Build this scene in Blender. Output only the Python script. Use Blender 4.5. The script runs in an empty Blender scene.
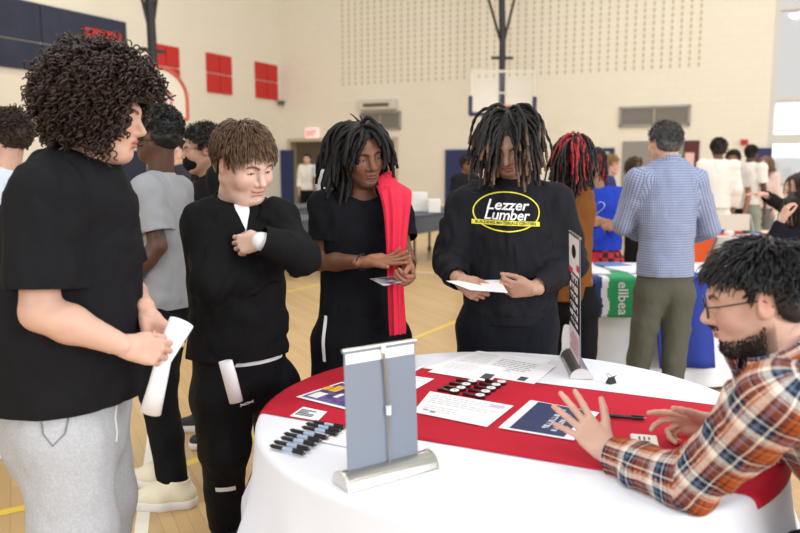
import bpy, bmesh, math, random
import numpy as np
from mathutils import Vector, Matrix
from mathutils.bvhtree import BVHTree
random.seed(7); RNG = np.random.default_rng(11)
SC = bpy.context.scene; COL = SC.collection
# ------------------------------------------------------------------ camera geometry
F_PX = 760.0; CAM_H = 1.5; PITCH = math.radians(7.6)
CP, SP = math.cos(PITCH), math.sin(PITCH)
A = np.array
def ray(px, py):
    cx = (px-400)/F_PX; cy = -(py-266.5)/F_PX
    return A([cx, CP+cy*SP, -SP+cy*CP])
def P(px, py, Y):
    d = ray(px, py); return A([0, 0, CAM_H]) + d*(Y/d[1])
def PZ(px, py, z):
    d = ray(px, py); return A([0, 0, CAM_H]) + d*((z-CAM_H)/d[2])
def PW(px, py, p0, n):
    d = ray(px, py); o = A([0, 0, CAM_H]); return o + d*(np.dot(p0-o, n)/np.dot(d, n))
def N_(v):
    v = np.asarray(v, float); return v/np.linalg.norm(v)
# ------------------------------------------------------------------ materials
def lin(c):
    return tuple((x/12.92 if x <= .04045 else ((x+.055)/1.055)**2.4) for x in [v/255 for v in c])
MATS = {}
def mat(name, rgb, rough=.6, metal=0, spec=.5, bump=None, var=None, attr=None, emit=0, sheen=0, sss=0, alpha=1):
    """bump=(scale,strength,dist,stretch) ; var=(rgb2,scale)"""
    if name in MATS: return MATS[name]
    m = bpy.data.materials.new(name); m.use_nodes = True; nt = m.node_tree; b = nt.nodes['Principled BSDF']
    c = lin(rgb) + (1,)
    b.inputs['Base Color'].default_value = c
    b.inputs['Roughness'].default_value = rough; b.inputs['Metallic'].default_value = metal
    b.inputs['Specular IOR Level'].default_value = spec
    if sheen: b.inputs['Sheen Weight'].default_value = sheen
    if sss:
        b.inputs['Subsurface Weight'].default_value = sss; b.inputs['Subsurface Scale'].default_value = .01
        b.inputs['Subsurface Radius'].default_value = (1, .35, .2)
    if emit:
        b.inputs['Emission Color'].default_value = c; b.inputs['Emission Strength'].default_value = emit
    tc = nt.nodes.new('ShaderNodeTexCoord')
    if attr:
        a = nt.nodes.new('ShaderNodeAttribute'); a.attribute_name = attr
        nt.links.new(a.outputs['Color'], b.inputs['Base Color'])
    if var:
        n = nt.nodes.new('ShaderNodeTexNoise'); n.inputs['Scale'].default_value = var[1]; n.inputs['Detail'].default_value = 6
        r = nt.nodes.new('ShaderNodeValToRGB'); r.color_ramp.elements[0].position = .35; r.color_ramp.elements[1].position = .65
        r.color_ramp.elements[0].color = c; r.color_ramp.elements[1].color = lin(var[0])+(1,)
        nt.links.new(tc.outputs['Object'], n.inputs['Vector']); nt.links.new(n.outputs['Fac'], r.inputs['Fac'])
        nt.links.new(r.outputs['Color'], b.inputs['Base Color'])
    if bump:
        mp = nt.nodes.new('ShaderNodeMapping'); st = bump[3] if len(bump) > 3 else (1, 1, 1)
        mp.inputs['Scale'].default_value = st
        n = nt.nodes.new('ShaderNodeTexNoise'); n.inputs['Scale'].default_value = bump[0]; n.inputs['Detail'].default_value = 5
        bp = nt.nodes.new('ShaderNodeBump'); bp.inputs['Strength'].default_value = bump[1]; bp.inputs['Distance'].default_value = bump[2]
        nt.links.new(tc.outputs['Object'], mp.inputs['Vector']); nt.links.new(mp.outputs['Vector'], n.inputs['Vector'])
        nt.links.new(n.outputs['Fac'], bp.inputs['Height']); nt.links.new(bp.outputs['Normal'], b.inputs['Normal'])
    MATS[name] = m; return m
def fabric(name, rgb, rough=.9, fold=.25, sheen=.0):
    return mat('fabric_'+name, tuple(v*(.82 if max(rgb) < 60 else 1) for v in rgb), rough-.05, spec=.14, bump=(11, min(1, fold*1.8), .03, (1, 1, .4)), sheen=sheen)
# ------------------------------------------------------------------ objects
def link(o, parent=None):
    COL.objects.link(o)
    if parent is not None: o.parent = parent
    return o
def thing(name, label, cat, loc=(0, 0, 0), rotz=0, group=None):
    o = bpy.data.objects.new(name, None); COL.objects.link(o); o.empty_display_size = .1
    o.location = tuple(float(v) for v in loc); o.rotation_euler = (0, 0, rotz)
    return tag(o, label, cat, group)
def tag(o, label, cat, group=None):
    o['label'] = label; o['category'] = cat
    if group: o['group'] = group
    return o
def top_of(o):
    while o.parent is not None: o = o.parent
    return o
def mk(name, V, Fc, m, parent=None, off=None, smooth=True, col=None, uv=None, solid=0, mids=None):
    """mesh from arrays; V in world coordinates when off is the thing's location"""
    V = np.asarray(V, float).reshape(-1, 3)
    if off is not None: V = V - A(off)
    me = bpy.data.meshes.new(name)
    me.from_pydata(V.tolist(), [], [list(map(int, f)) for f in Fc])
    if smooth: me.polygons.foreach_set('use_smooth', np.ones(len(me.polygons), bool))
    ms = m if isinstance(m, (list, tuple)) else [m]
    for x in ms: me.materials.append(x)
    if mids is not None: me.polygons.foreach_set('material_index', np.asarray(mids, np.int32))
    if col is not None:
        at = me.color_attributes.new('Col', 'FLOAT_COLOR', 'POINT')
        at.data.foreach_set('color', np.c_[col, np.ones(len(col))].astype(np.float32).ravel())
    if uv is not None:
        l = me.uv_layers.new(name='UVMap'); l.data.foreach_set('uv', np.asarray(uv, np.float32).ravel())
    me.update()
    o = link(bpy.data.objects.new(name, me), parent)
    if solid:
        md = o.modifiers.new('thickness', 'SOLIDIFY'); md.thickness = solid; md.offset = -1
    return o
def from_bm(name, bm, m, parent=None, smooth=False, loc=None):
    me = bpy.data.meshes.new(name); bmesh.ops.recalc_face_normals(bm, faces=bm.faces)
    bm.to_mesh(me); bm.free()
    if smooth:
        me.polygons.foreach_set('use_smooth', np.ones(len(me.polygons), bool))
        me.set_sharp_from_angle(angle=math.radians(40))
    for x in (m if isinstance(m, (list, tuple)) else [m]): me.materials.append(x)
    o = link(bpy.data.objects.new(name, me), parent)
    if loc is not None: o.location = loc
    return o
def box(bm, c, s, rot=None, bev=0, mi=0):
    M = Matrix.Translation(Vector([float(v) for v in c])) @ (rot.to_4x4() if rot is not None else Matrix.Identity(4)) @ Matrix.Diagonal((s[0], s[1], s[2], 1))
    r = bmesh.ops.create_cube(bm, size=1, matrix=M)
    fs = set(f for v in r['verts'] for f in v.link_faces)
    if bev:
        es = list(set(e for v in r['verts'] for e in v.link_edges))
        rr = bmesh.ops.bevel(bm, geom=es, offset=bev, segments=2, affect='EDGES', profile=.5)
        fs = set(f for f in bm.faces if f in fs or f in rr['faces'])
    for f in fs:
        if f.is_valid: f.material_index = mi
def tube(bm, pts, r, n=8, mi=0, caps=True):
    pts = [Vector([float(x) for x in p]) for p in pts]; rs = r if isinstance(r, (list, tuple)) else [r]*len(pts)
    rings = []; prev = None
    for i, p in enumerate(pts):
        t = (pts[min(i+1, len(pts)-1)] - pts[max(i-1, 0)]).normalized()
        if prev is None:
            a = t.orthogonal().normalized()
        else:
            a = (prev - t*prev.dot(t)).normalized()
        prev = a; b = t.cross(a)
        rings.append([bm.verts.new(p + (a*math.cos(2*math.pi*k/n) + b*math.sin(2*math.pi*k/n))*rs[i]) for k in range(n)])
    for i in range(len(rings)-1):
        for k in range(n):
            f = bm.faces.new((rings[i][k], rings[i][(k+1) % n], rings[i+1][(k+1) % n], rings[i+1][k])); f.material_index = mi
    if caps:
        bm.faces.new(rings[0][::-1]).material_index = mi; bm.faces.new(rings[-1]).material_index = mi
def cyl(bm, c, r, h, n=20, mi=0, r2=None, rot=None):
    M = Matrix.Translation(Vector([float(v) for v in c])) @ (rot.to_4x4() if rot is not None else Matrix.Identity(4))
    q = bmesh.ops.create_cone(bm, cap_ends=True, segments=n, radius1=r, radius2=r if r2 is None else r2, depth=h, matrix=M)
    for f in set(f for v in q['verts'] for f in v.link_faces): f.material_index = mi
def prism(bm, poly, axis_pts, mi=0):
    """poly: list of 3D points (front outline), axis_pts: extrusion vector"""
    e = Vector(axis_pts); a = [bm.verts.new(Vector(p)) for p in poly]; b = [bm.verts.new(Vector(p)+e) for p in poly]
    n = len(a)
    bm.faces.new(a[::-1]).material_index = mi; bm.faces.new(b).material_index = mi
    for i in range(n): bm.faces.new((a[i], a[(i+1) % n], b[(i+1) % n], b[i])).material_index = mi
def copy_tree(o, parent=None):
    c = o.copy(); COL.objects.link(c)
    if parent is not None: c.parent = parent
    for ch in o.children: copy_tree(ch, c)
    return c
FONT = None
def text_mesh(s, size=1, shear=0, bold=0, maxedge=None, align='CENTER', space=1.0):
    """returns V(n,2), faces of flat text centred at the origin; size = cap-height-ish"""
    cu = bpy.data.curves.new('t', 'FONT'); cu.body = s; cu.size = size; cu.shear = shear; cu.align_x = align; cu.align_y = 'CENTER'
    cu.offset = bold; cu.resolution_u = 3; cu.space_character = space
    o = bpy.data.objects.new('t', cu); COL.objects.link(o)
    dg = bpy.context.evaluated_depsgraph_get(); dg.update()
    me = bpy.data.meshes.new_from_object(o.evaluated_get(dg)); bpy.data.objects.remove(o)
    bm = bmesh.new(); bm.from_mesh(me); bpy.data.meshes.remove(me); bpy.data.curves.remove(cu)
    bmesh.ops.triangulate(bm, faces=bm.faces)
    if maxedge:
        for _ in range(4):
            es = [e for e in bm.edges if e.calc_length() > maxedge]
            if not es: break
            bmesh.ops.subdivide_edges(bm, edges=es, cuts=1); bmesh.ops.triangulate(bm, faces=bm.faces)
    bm.verts.index_update()
    V = A([v.co[:2] for v in bm.verts]); Fc = [[v.index for v in f.verts] for f in bm.faces]; bm.free()
    return V, Fc
# ------------------------------------------------------------------ noise
def vnoise(p, seed=0):
    p = np.asarray(p, float); i = np.floor(p).astype(np.int64); f = p-i; f = f*f*(3-2*f)
    def h(a, b, c):
        n = (a*374761393 + b*668265263 + c*2147483647 + seed*974711) & 0x7fffffff
        n = ((n ^ (n >> 13))*1274126177) & 0x7fffffff
        return ((n ^ (n >> 16)) & 0xffff)/32767.5-1
    r = 0
    for dx in (0, 1):
        for dy in (0, 1):
            for dz in (0, 1):
                w = (f[:, 0] if dx else 1-f[:, 0])*(f[:, 1] if dy else 1-f[:, 1])*(f[:, 2] if dz else 1-f[:, 2])
                r = r+w*h(i[:, 0]+dx, i[:, 1]+dy, i[:, 2]+dz)
    return r
# ------------------------------------------------------------------ implicit shapes
def smin(a, b, k):
    if k <= 0: return np.minimum(a, b)
    h = np.maximum(k-np.abs(a-b), 0)/k
    return np.minimum(a, b)-h*h*k*.25
class Cone:
    def __init__(s, a, b, ra, rb, k=.02, sub=False, sq=None):
        s.a, s.b, s.ra, s.rb, s.k, s.sub, s.sq = np.asarray(a, float), np.asarray(b, float), ra, rb, k, sub, sq
        s.c = (s.a+s.b)/2; s.R = np.linalg.norm(s.a-s.b)/2+max(ra, rb)
    def d(s, p):
        ba = s.b-s.a; L = max(ba@ba, 1e-12); t = np.clip(((p-s.a)@ba)/L, 0, 1)
        q = p-s.a-t[:, None]*ba; r = s.ra+(s.rb-s.ra)*t
        if s.sq is not None:
            ax, f = s.sq; w = q@ax; q = q+np.outer(w*(1/f-1), ax)
            return (np.linalg.norm(q, axis=1)-r)*min(1, f if f < 1 else 1)
        return np.sqrt((q*q).sum(1))-r
class Ell:
    def __init__(s, c, r, Rm=None, k=.02, sub=False):
        s.c, s.r, s.Rm, s.k, s.sub = np.asarray(c, float), np.asarray(r, float), Rm, k, sub; s.R = max(r)
    def d(s, p):
        q = p-s.c
        if s.Rm is not None: q = q@s.Rm          # columns = local axes
        k0 = np.sqrt(((q/s.r)**2).sum(1)); k1 = np.sqrt(((q/(s.r**2))**2).sum(1))
        return k0*(k0-1)/np.maximum(k1, 1e-9)
class Tor:
    """stack of elliptic stations: list of (centre, half width, half depth); S = sideways axis, Fv = forward axis"""
    def __init__(s, st, S, Fv, k=.04, sub=False):
        s.st = [(np.asarray(c, float), w, d) for c, w, d in st]; s.S, s.F, s.k, s.sub = S, Fv, k, sub
        cs = A([c for c, _, _ in s.st]); s.c = cs.mean(0); s.R = np.linalg.norm(cs-s.c, axis=1).max()+max(max(w, d) for _, w, d in s.st)
    def d(s, p):
        out = np.full(len(p), 1e3)
        for (a, wa, da), (b, wb, db) in zip(s.st[:-1], s.st[1:]):
            ba = b-a; t = np.clip(((p-a)@ba)/(ba@ba), 0, 1); q = p-a-t[:, None]*ba
            w = wa+(wb-wa)*t; dd = da+(db-da)*t; m = (w+dd)/2
            x = q@s.S; y = q@s.F; z2 = np.maximum((q*q).sum(1)-x*x-y*y, 0)
            # superellipse-ish section
            k0 = np.sqrt((x/w)**2+(y/dd)**2+z2/m**2); k1 = np.sqrt((x/w**2)**2+(y/dd**2)**2+z2/m**4)
            out = np.minimum(out, k0*(k0-1)/np.maximum(k1, 1e-6))
        return out
def field(prims, p, margin=.13):
    d = np.full(len(p), 1e3)
    for q in prims:
        idx = np.nonzero(((p-q.c)**2).sum(1) < (q.R+margin)**2)[0]
        if len(idx) == 0: continue
        v = q.d(p[idx])
        if q.sub: d[idx] = -smin(-d[idx], v, q.k)
        else: d[idx] = smin(d[idx], v, q.k)
    return d
def extract(prims, h, disp=None, pad=.03, box_=None):
    """surface nets of the union of prims at voxel h -> V, quads"""
    add = [q for q in prims if not q.sub]
    if box_ is None:
        lo = np.min([q.c-q.R for q in add], 0)-pad; hi = np.max([q.c+q.R for q in add], 0)+pad
    else: lo, hi = box_
    m = 4; H = h*m
    nc = np.maximum(np.ceil((hi-lo)/H).astype(int), 1)
    gx = [lo[i]+H*np.arange(nc[i]+1) for i in range(3)]
    G = np.stack(np.meshgrid(*gx, indexing='ij'), -1).reshape(-1, 3)
    f = (lambda p: field(prims, p, max(.13, H*2)) + (disp(p) if disp else 0))
    Dc = f(G).reshape(nc+1)
    thr = H*1.9
    near = np.abs(Dc) < thr
    act = np.zeros(nc, bool)
    for dx in (0, 1):
        for dy in (0, 1):
            for dz in (0, 1):
                act |= near[dx:nc[0]+dx, dy:nc[1]+dy, dz:nc[2]+dz]
    n = nc*m+1
    D = np.repeat(np.repeat(np.repeat(Dc[:-1, :-1, :-1], m, 0), m, 1), m, 2)
    D = np.pad(D, ((0, 1), (0, 1), (0, 1)), constant_values=1.0).astype(np.float32)
    msk = np.zeros(n, bool)
    fm = np.repeat(np.repeat(np.repeat(act, m, 0), m, 1), m, 2)
    for dx in (0, 1):
        for dy in (0, 1):
            for dz in (0, 1):
                msk[dx:n[0]-1+dx, dy:n[1]-1+dy, dz:n[2]-1+dz] |= fm
    ii = np.argwhere(msk); D[msk] = f(lo+ii*h)
    ins = D < 0
    ins[0] = ins[-1] = False; ins[:, 0] = ins[:, -1] = False; ins[:, :, 0] = ins[:, :, -1] = False
    s = np.zeros(n-1, np.int8)
    offs = [(a, b, c) for a in (0, 1) for b in (0, 1) for c in (0, 1)]
    for a, b, c in offs: s += ins[a:n[0]-1+a, b:n[1]-1+b, c:n[2]-1+c]
    cells = np.argwhere((s > 0) & (s < 8))
    if len(cells) == 0: return np.zeros((0, 3)), []
    cid = np.full(n-1, -1, np.int32); cid[tuple(cells.T)] = np.arange(len(cells))
    cv = np.stack([D[cells[:, 0]+a, cells[:, 1]+b, cells[:, 2]+c] for a, b, c in offs], 1)
    acc = np.zeros((len(cells), 3)); cnt = np.zeros(len(cells))
    for i in range(8):
        for j in range(i+1, 8):
            o1, o2 = A(offs[i]), A(offs[j])
            if np.abs(o1-o2).sum() != 1: continue
            v1, v2 = cv[:, i], cv[:, j]; x = (v1 < 0) != (v2 < 0)
            t = np.where(x, v1/np.where(np.abs(v1-v2) < 1e-12, 1, v1-v2), 0)
            acc += np.where(x[:, None], o1+t[:, None]*(o2-o1), 0); cnt += x
    V = lo+(cells+acc/np.maximum(cnt, 1)[:, None])*h
    quads = []
    for ax in range(3):
        e = np.zeros(3, int); e[ax] = 1; u, w = [(1, 2), (2, 0), (0, 1)][ax]
        s0 = ins[:n[0]-e[0], :n[1]-e[1], :n[2]-e[2]]; s1 = ins[e[0]:, e[1]:, e[2]:]
        E = np.argwhere(s0 != s1)
        if len(E) == 0: continue
        E = E[(E[:, u] > 0) & (E[:, w] > 0) & (E[:, u] < n[u]-1) & (E[:, w] < n[w]-1)]
        fl = s0[tuple(E.T)]
        du = np.zeros(3, int); du[u] = 1; dw = np.zeros(3, int); dw[w] = 1
        q = np.stack([cid[tuple((E-du-dw).T)], cid[tuple((E-dw).T)], cid[tuple(E.T)], cid[tuple((E-du).T)]], 1)
        q[~fl] = q[~fl][:, ::-1]
        quads.append(q)
    Q = np.concatenate(quads); Q = Q[(Q >= 0).all(1)]
    return V, Q
def clip(V, Fc, c):
    """keep the part of the surface where c <= 0"""
    V = np.asarray(V); Fc = np.asarray(Fc); ins = c <= 0
    cntf = ins[Fc].sum(1); keep = [list(f) for f in Fc[cntf == Fc.shape[1]]]
    newV = [v for v in V]; ed = {}
    def cut(a, b):
        key = (a, b) if a < b else (b, a)
        if key not in ed:
            t = c[a]/(c[a]-c[b]) if abs(c[a]-c[b]) > 1e-12 else .5; t = min(max(t, 0), 1)
            newV.append(V[a]+(V[b]-V[a])*t); ed[key] = len(newV)-1
        return ed[key]
    for f in Fc[(cntf > 0) & (cntf < Fc.shape[1])]:
        out = []; n = len(f)
        for i in range(n):
            a, b = f[i], f[(i+1) % n]
            if ins[a]: out.append(a)
            if ins[a] != ins[b]: out.append(cut(a, b))
        if len(out) >= 3: keep.append(out)
    W = np.array(newV); used = np.zeros(len(W), bool)
    for f in keep: used[f] = True
    mp = np.cumsum(used)-1
    return W[used], [[int(mp[i]) for i in f] for f in keep]
def merge(parts):
    Vs, Fs, o = [], [], 0
    for V, Fc in parts:
        Vs.append(V); Fs += [[int(i)+o for i in f] for f in Fc]; o += len(V)
    return np.concatenate(Vs), Fs
def tubes(paths, rad, n=6):
    """paths (N,S,3), rad (N,S) or (S,) -> V, quads"""
    paths = np.asarray(paths); Nn, S, _ = paths.shape; rad = np.broadcast_to(rad, (Nn, S))
    T = np.gradient(paths, axis=1); T /= np.linalg.norm(T, axis=2, keepdims=True)+1e-9
    ref = np.where(np.abs(T[:, :1, 2:3]) < .8, A([0, 0, 1.]), A([1., 0, 0]))
    a = np.cross(T, np.broadcast_to(ref, T.shape)); a /= np.linalg.norm(a, axis=2, keepdims=True)+1e-9; b = np.cross(T, a)
    ang = 2*np.pi*np.arange(n)/n
    V = paths[:, :, None]+rad[:, :, None, None]*(np.cos(ang)[:, None]*a[:, :, None]+np.sin(ang)[:, None]*b[:, :, None])
    idx = np.arange(Nn*S*n).reshape(Nn, S, n); nx = np.roll(idx, -1, 2)
    Q = np.stack([idx[:, :-1], nx[:, :-1], nx[:, 1:], idx[:, 1:]], -1).reshape(-1, 4)
    return V.reshape(-1, 3), Q
# ------------------------------------------------------------------ people
UP = A([0, 0, 1.])
SKIN = {'light': (206, 166, 147), 'pale': (222, 188, 172), 'tan': (184, 144, 122), 'brown': (122, 84, 65), 'dark': (88, 61, 49), 'mid': (150, 104, 78)}
def frame(fwd, up=UP):
    y = N_(list(fwd)+[0]*(3-len(fwd))); x = N_(np.cross(y, up)); z = np.cross(x, y); return np.stack([x, y, z], 1)
def hframe(fwd, pitch=0, roll=0):
    """head frame: horizontal facing, pitch>0 looks down (degrees), roll>0 tilts towards the person's right"""
    R = frame(fwd); p, r = math.radians(pitch), math.radians(roll)
    x, y, z = R.T; y2 = y*math.cos(p)-z*math.sin(p); z2 = z*math.cos(p)+y*math.sin(p)
    x3 = x*math.cos(r)-z2*math.sin(r); z3 = z2*math.cos(r)+x*math.sin(r)
    return np.stack([x3, y2, z3], 1)
def skeleton(x, y, yaw, h=1.75, sw=.19, z0=0, lean=0):
    """yaw = facing direction vector (2D). Returns joints"""
    s = h/1.75; bf = N_([yaw[0], yaw[1], 0]); br = np.cross(bf, UP); b = A([x, y, z0])
    at = lambda r, f, z: b+br*r*s+bf*f*s+UP*z*s
    J = dict(bf=bf, br=br, s=s, base=b, up=UP)
    J['pel'] = at(0, 0, .94); J['waist'] = at(0, lean*.3, 1.07); J['chest'] = at(0, lean*.7, 1.27); J['neck'] = at(0, lean-.015, 1.485)
    J['head'] = at(0, lean+.025, 1.633); J['hd'] = frame(bf)
    for n, sg in (('R', 1), ('L', -1)):
        J['sh'+n] = at(sg*sw, lean-.01, 1.43); J['el'+n] = at(sg*(sw+.05), lean-.03, 1.13); J['wr'+n] = at(sg*(sw+.04), lean+.06, .89)
        J['hip'+n] = at(sg*.095, 0, .92); J['kn'+n] = at(sg*.11, .02, .50); J['an'+n] = at(sg*.12, -.01, .085)
        J['ft'+n] = N_(bf+br*sg*.2)
        J['hand'+n] = (N_(A([0, 0, -1.])+bf*.1), br*(-sg), [.35, .4, .45, .5], .5)   # direction, palm normal, finger curls, thumb closure
    return J
def hand_prims(W, D, Nrm, side, curl, thumb, sc=1.0, spread=.10, pip=1.15, stub=.032):
    """W wrist, D finger direction, Nrm palm normal, curl per finger (rad at the knuckle)"""
    d = N_(D); n = N_(Nrm-d*np.dot(Nrm, d)); t = np.cross(d, n)*(1 if side == 'R' else -1)
    L = lambda x, y, z: W+sc*(t*x+d*y-n*z)          # z = towards back of hand
    pr = []; kx = [.027, .009, -.010, -.028]; ky = [.090, .094, .089, .079]
    for x, y in zip(kx, ky): pr.append(Cone(L(x*.6, .004, 0), L(x, y, 0), .0125*sc, .0108*sc, .012*sc))
    pr.append(Cone(L(0, -stub, 0), L(0, .012, 0), .0265*sc, .0215*sc, .018*sc, sq=(n, .78)))
    pr.append(Cone(L(.014, .015, -.008), L(.036, .052, -.013), .0165*sc, .0135*sc, .016*sc))
    pr.append(Cone(L(-.02, .02, -.008), L(-.026, .06, -.008), .013*sc, .012*sc, .014*sc))
    seg = [(.043, .026, .021), (.047, .030, .022), (.043, .028, .021), (.033, .021, .019)]
    for i in range(4):
        a = spread*(1.5-i); c = curl[i] if hasattr(curl, '__len__') else curl
        base = A([kx[i], ky[i], 0.]); ang = 0; r = [.0098, .0088, .0080, .0068] if i < 3 else [.0085, .0078, .007, .006]
        p = base
        for j, (l, k) in enumerate(zip(seg[i], (c, c*pip, c*.7))):
            ang += k
            dv = A([math.sin(a)*math.cos(ang), math.cos(a)*math.cos(ang), -math.sin(ang)])
            q = p+dv*l
            pr.append(Cone(L(*p), L(*q), r[j]*sc, r[j+1]*sc, .0035*sc)); p = q
    o = N_(A([.72, .70, -.1])*(1-thumb)+A([.12, .75, -.65])*thumb); o2 = N_(o*(1-.5*thumb)+A([-.25, .85, -.45])*.5*thumb+A([0, .25, 0]))
    p0 = A([.030, .040, -.012]); p1 = p0+o*.035; p2 = p1+o2*.032; p3 = p2+N_(o2+A([0, .2, 0]))*.026
    for a_, b_, ra, rb, k in ((p0, p1, .0135, .0115, .010), (p1, p2, .0112, .0098, .004), (p2, p3, .0098, .0078, .004)):
        pr.append(Cone(L(*a_), L(*b_), ra*sc, rb*sc, k*sc))
    return pr
def head_prims(c, R, s=1.0, fat=0., jaw=1.0, nose=1.0, lips=1.0, eyes='down', neck=None, nr=.056, beard=0):
    L = lambda x, y, z: c+s*(R@A([x, y, z]))
    E = lambda p, r, k=.02, sub=False, M=None: Ell(L(*p), A(r)*s, R if M is None else R@M, k*s, sub)
    C = lambda a, b, ra, rb, k=.02, sub=False: Cone(L(*a), L(*b), ra*s, rb*s, k*s, sub)
    f = 1+fat
    pr = [E((0, -.014, .036), (.075, .093, .081)), E((0, .028, -.018), (.060*f, .062, .086), .03),
          E((0, .060, -.096), (.027*f*jaw, .024, .019), .03)]
    for g in (1, -1):
        pr += [C((g*.054*f, -.004, -.048), (g*.020*jaw*f, .058, -.094), .019*f, .017, .035),
               E((g*.037*f, .058, -.030), (.026*f, .026*f, .026*f), .025)]
    if fat > .03: pr += [E((0, .035, -.098), (.05*f, .04, .022*f), .03)]
    pr += [C((-.042, .070, .022), (0, .080, .020), .0125, .013, .02), C((.042, .070, .022), (0, .080, .020), .0125, .013, .02),
           E((0, .070, -.062), (.030, .024, .028), .02)]
    for g in (1, -1):
        pr += [E((g*.033, .096, .002), (.019, .017, .0135), .014, True)]
    for g in (1, -1):
        pr += [E((g*.0325, .0705, .002), (.0165, .0145, .0145), .004)]
    pr += [C((0, .084, .010), (0, .108*(1+.03*(nose-1)), -.030), .0075*nose, .0115*nose, .012), E((0, .096, -.038), (.010*nose, .012, .007), .008)]
    for g in (1, -1): pr += [E((g*.0135*nose, .092, -.036), (.0085*nose, .011, .0085), .007)]
    pr += [E((0, .0905, -.0585), (.0245, .0095*lips, .0058*lips), .006), E((0, .0895, -.0705), (.021, .0105*lips, .0068*lips), .006),
           E((0, .104, -.0645), (.024, .012, .0018), .004, True), E((0, .092, -.084), (.02, .012, .006), .012, True)]
    if eyes != 'closed':
        for g in (1, -1): pr += [E((g*.0325, .0855, -.0015 if eyes == 'down' else .002), (.0125, .0055, .0026 if eyes == 'down' else .0048), .002, True)]
    for g in (1, -1):
        M = np.stack([N_([1, .35*g*0, 0]), N_([0, 1, .15]), N_([0, -.15, 1])], 1)
        a = math.radians(-g*24); Mz = A([[math.cos(a), -math.sin(a), 0], [math.sin(a), math.cos(a), 0], [0, 0, 1]])
        pr += [E((g*.079, -.010, -.002), (.0065, .020, .032), .006, False, Mz@M), E((g*.0885, -.004, .004), (.006, .011, .019), .004, True, Mz@M),
               E((g*.075, .004, -.018), (.010, .007, .014), .008, False)]
    if neck is not None:
        pr += [Cone(L(0, -.022, -.035), neck, nr*s*.98, nr*1.06, .03*s)]
    return pr
def head_colors(V, c, R, s, base, lipc, beard=0, lash=(25, 18, 16), smile=0):
    q = ((V-c)@R)/s; b = np.tile(A(lin(base)), (len(V), 1)); n = vnoise(V*60, 3)[:, None]
    b = b*(1+.07*n)
    x, y, z = np.abs(q[:, 0]), q[:, 1], q[:, 2]; zr = z; zm = z-smile*np.clip(x/.024, 0, 1.2)**2*.007
    blush = np.exp(-(((x-.04)/.022)**2+((z+.028)/.02)**2+((y-.07)/.03)**2))[:, None]
    b = b*(1-blush*A([.0, .16, .16]))
    ear = np.exp(-(((x-.083)/.012)**2+((z)/.03)**2))[:, None]; b = b*(1-ear*A([.02, .18, .18]))
    def paint(m, col, a=1.0):
        m = np.clip(m, 0, 1)[:, None]*a; return b*(1-m)+A(lin(col))*m
    lm = (1.15-np.sqrt((x/(.0245+.004*smile))**2+((zm+.0645)/(.0125-.002*smile))**2))*6*(y > .075); b = paint(lm, lipc, .85)
    mm = (1-np.sqrt((x/(.024+.006*smile))**2+((zm+.0645)/.0018)**2))*5*(y > .075); b = paint(mm, (70, 35, 32), .8)
    em = (1-np.sqrt(((x-.0325)/.016)**2+((z+.0015)/.0042)**2))*3*(y > .06); b = paint(em, lash, .85)
    zb = .0235-.9*(np.clip(x-.034, -.02, .02))**2*18
    bm_ = (1-np.abs((z-zb)/.0055))*2.2*(x > .012)*(x < .052)*(y > .055); b = paint(bm_, lash, .85)
    if beard:
        g = vnoise(V*220, 5)
        line = np.interp(y, [-.02, .02, .05, .08, .1], [-.035, -.055, -.070, -.073, -.073])
        jm = np.clip((line-z)/.022, 0, 1)*(y > -.02)*(z > -.13)*np.clip(.5+(y+.02)/.06, 0, 1)
        mu = np.clip(1-np.abs((z+.049)/.0062), 0, 1)*(y > .08)*(x < .03)
        lipz = np.clip(1.1-np.sqrt((x/.026)**2+((z+.0645)/.015)**2), 0, 1)*6
        b = paint(np.clip(np.maximum(jm, mu*1.3)-lipz, 0, 1)*(.9+.12*g), (36, 26, 22), beard)
    return b
def hairline(y):
    return np.interp(y, [-.12, -.06, -.035, -.022, .006, .016, .03, .06, .085, .1], [-.072, -.058, -.040, .022, .022, -.006, .035, .062, .072, .08])
def hair_cap(c, R, s, t=.012, line=0., noise=.004, h=.006):
    E = [Ell(c+s*(R@A([0, -.014, .036])), A([.075+t, .093+t, .081+t])*s, R), Ell(c+s*(R@A([0, -.035, -.02])), A([.066+t, .06+t, .055])*s, R, .03*s)]
    V, Fq = extract(E, h, disp=(lambda p: noise*vnoise(p*55, 2)) if noise else None)
    q = ((V-c)@R)/s
    return clip(V, Fq, hairline(q[:, 1])+line-q[:, 2])
def scalp_roots(n, seed, line=0., top=None, infl=0.):
    r = np.random.default_rng(seed); out = []
    while len(out) < n:
        v = r.normal(size=3); v /= np.linalg.norm(v)
        p = A([0, -.014, .036])+A([.077, .095, .083])*v
        if infl: q = A([0, -.014, .036])+(A([.077, .095, .083])+infl*r.uniform(.3, 1))*v
        if p[2] < hairline(p[1])+line: continue
        if top is not None and p[2] < top: continue
        out.append(q if infl else p)
    return A(out), r
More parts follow.
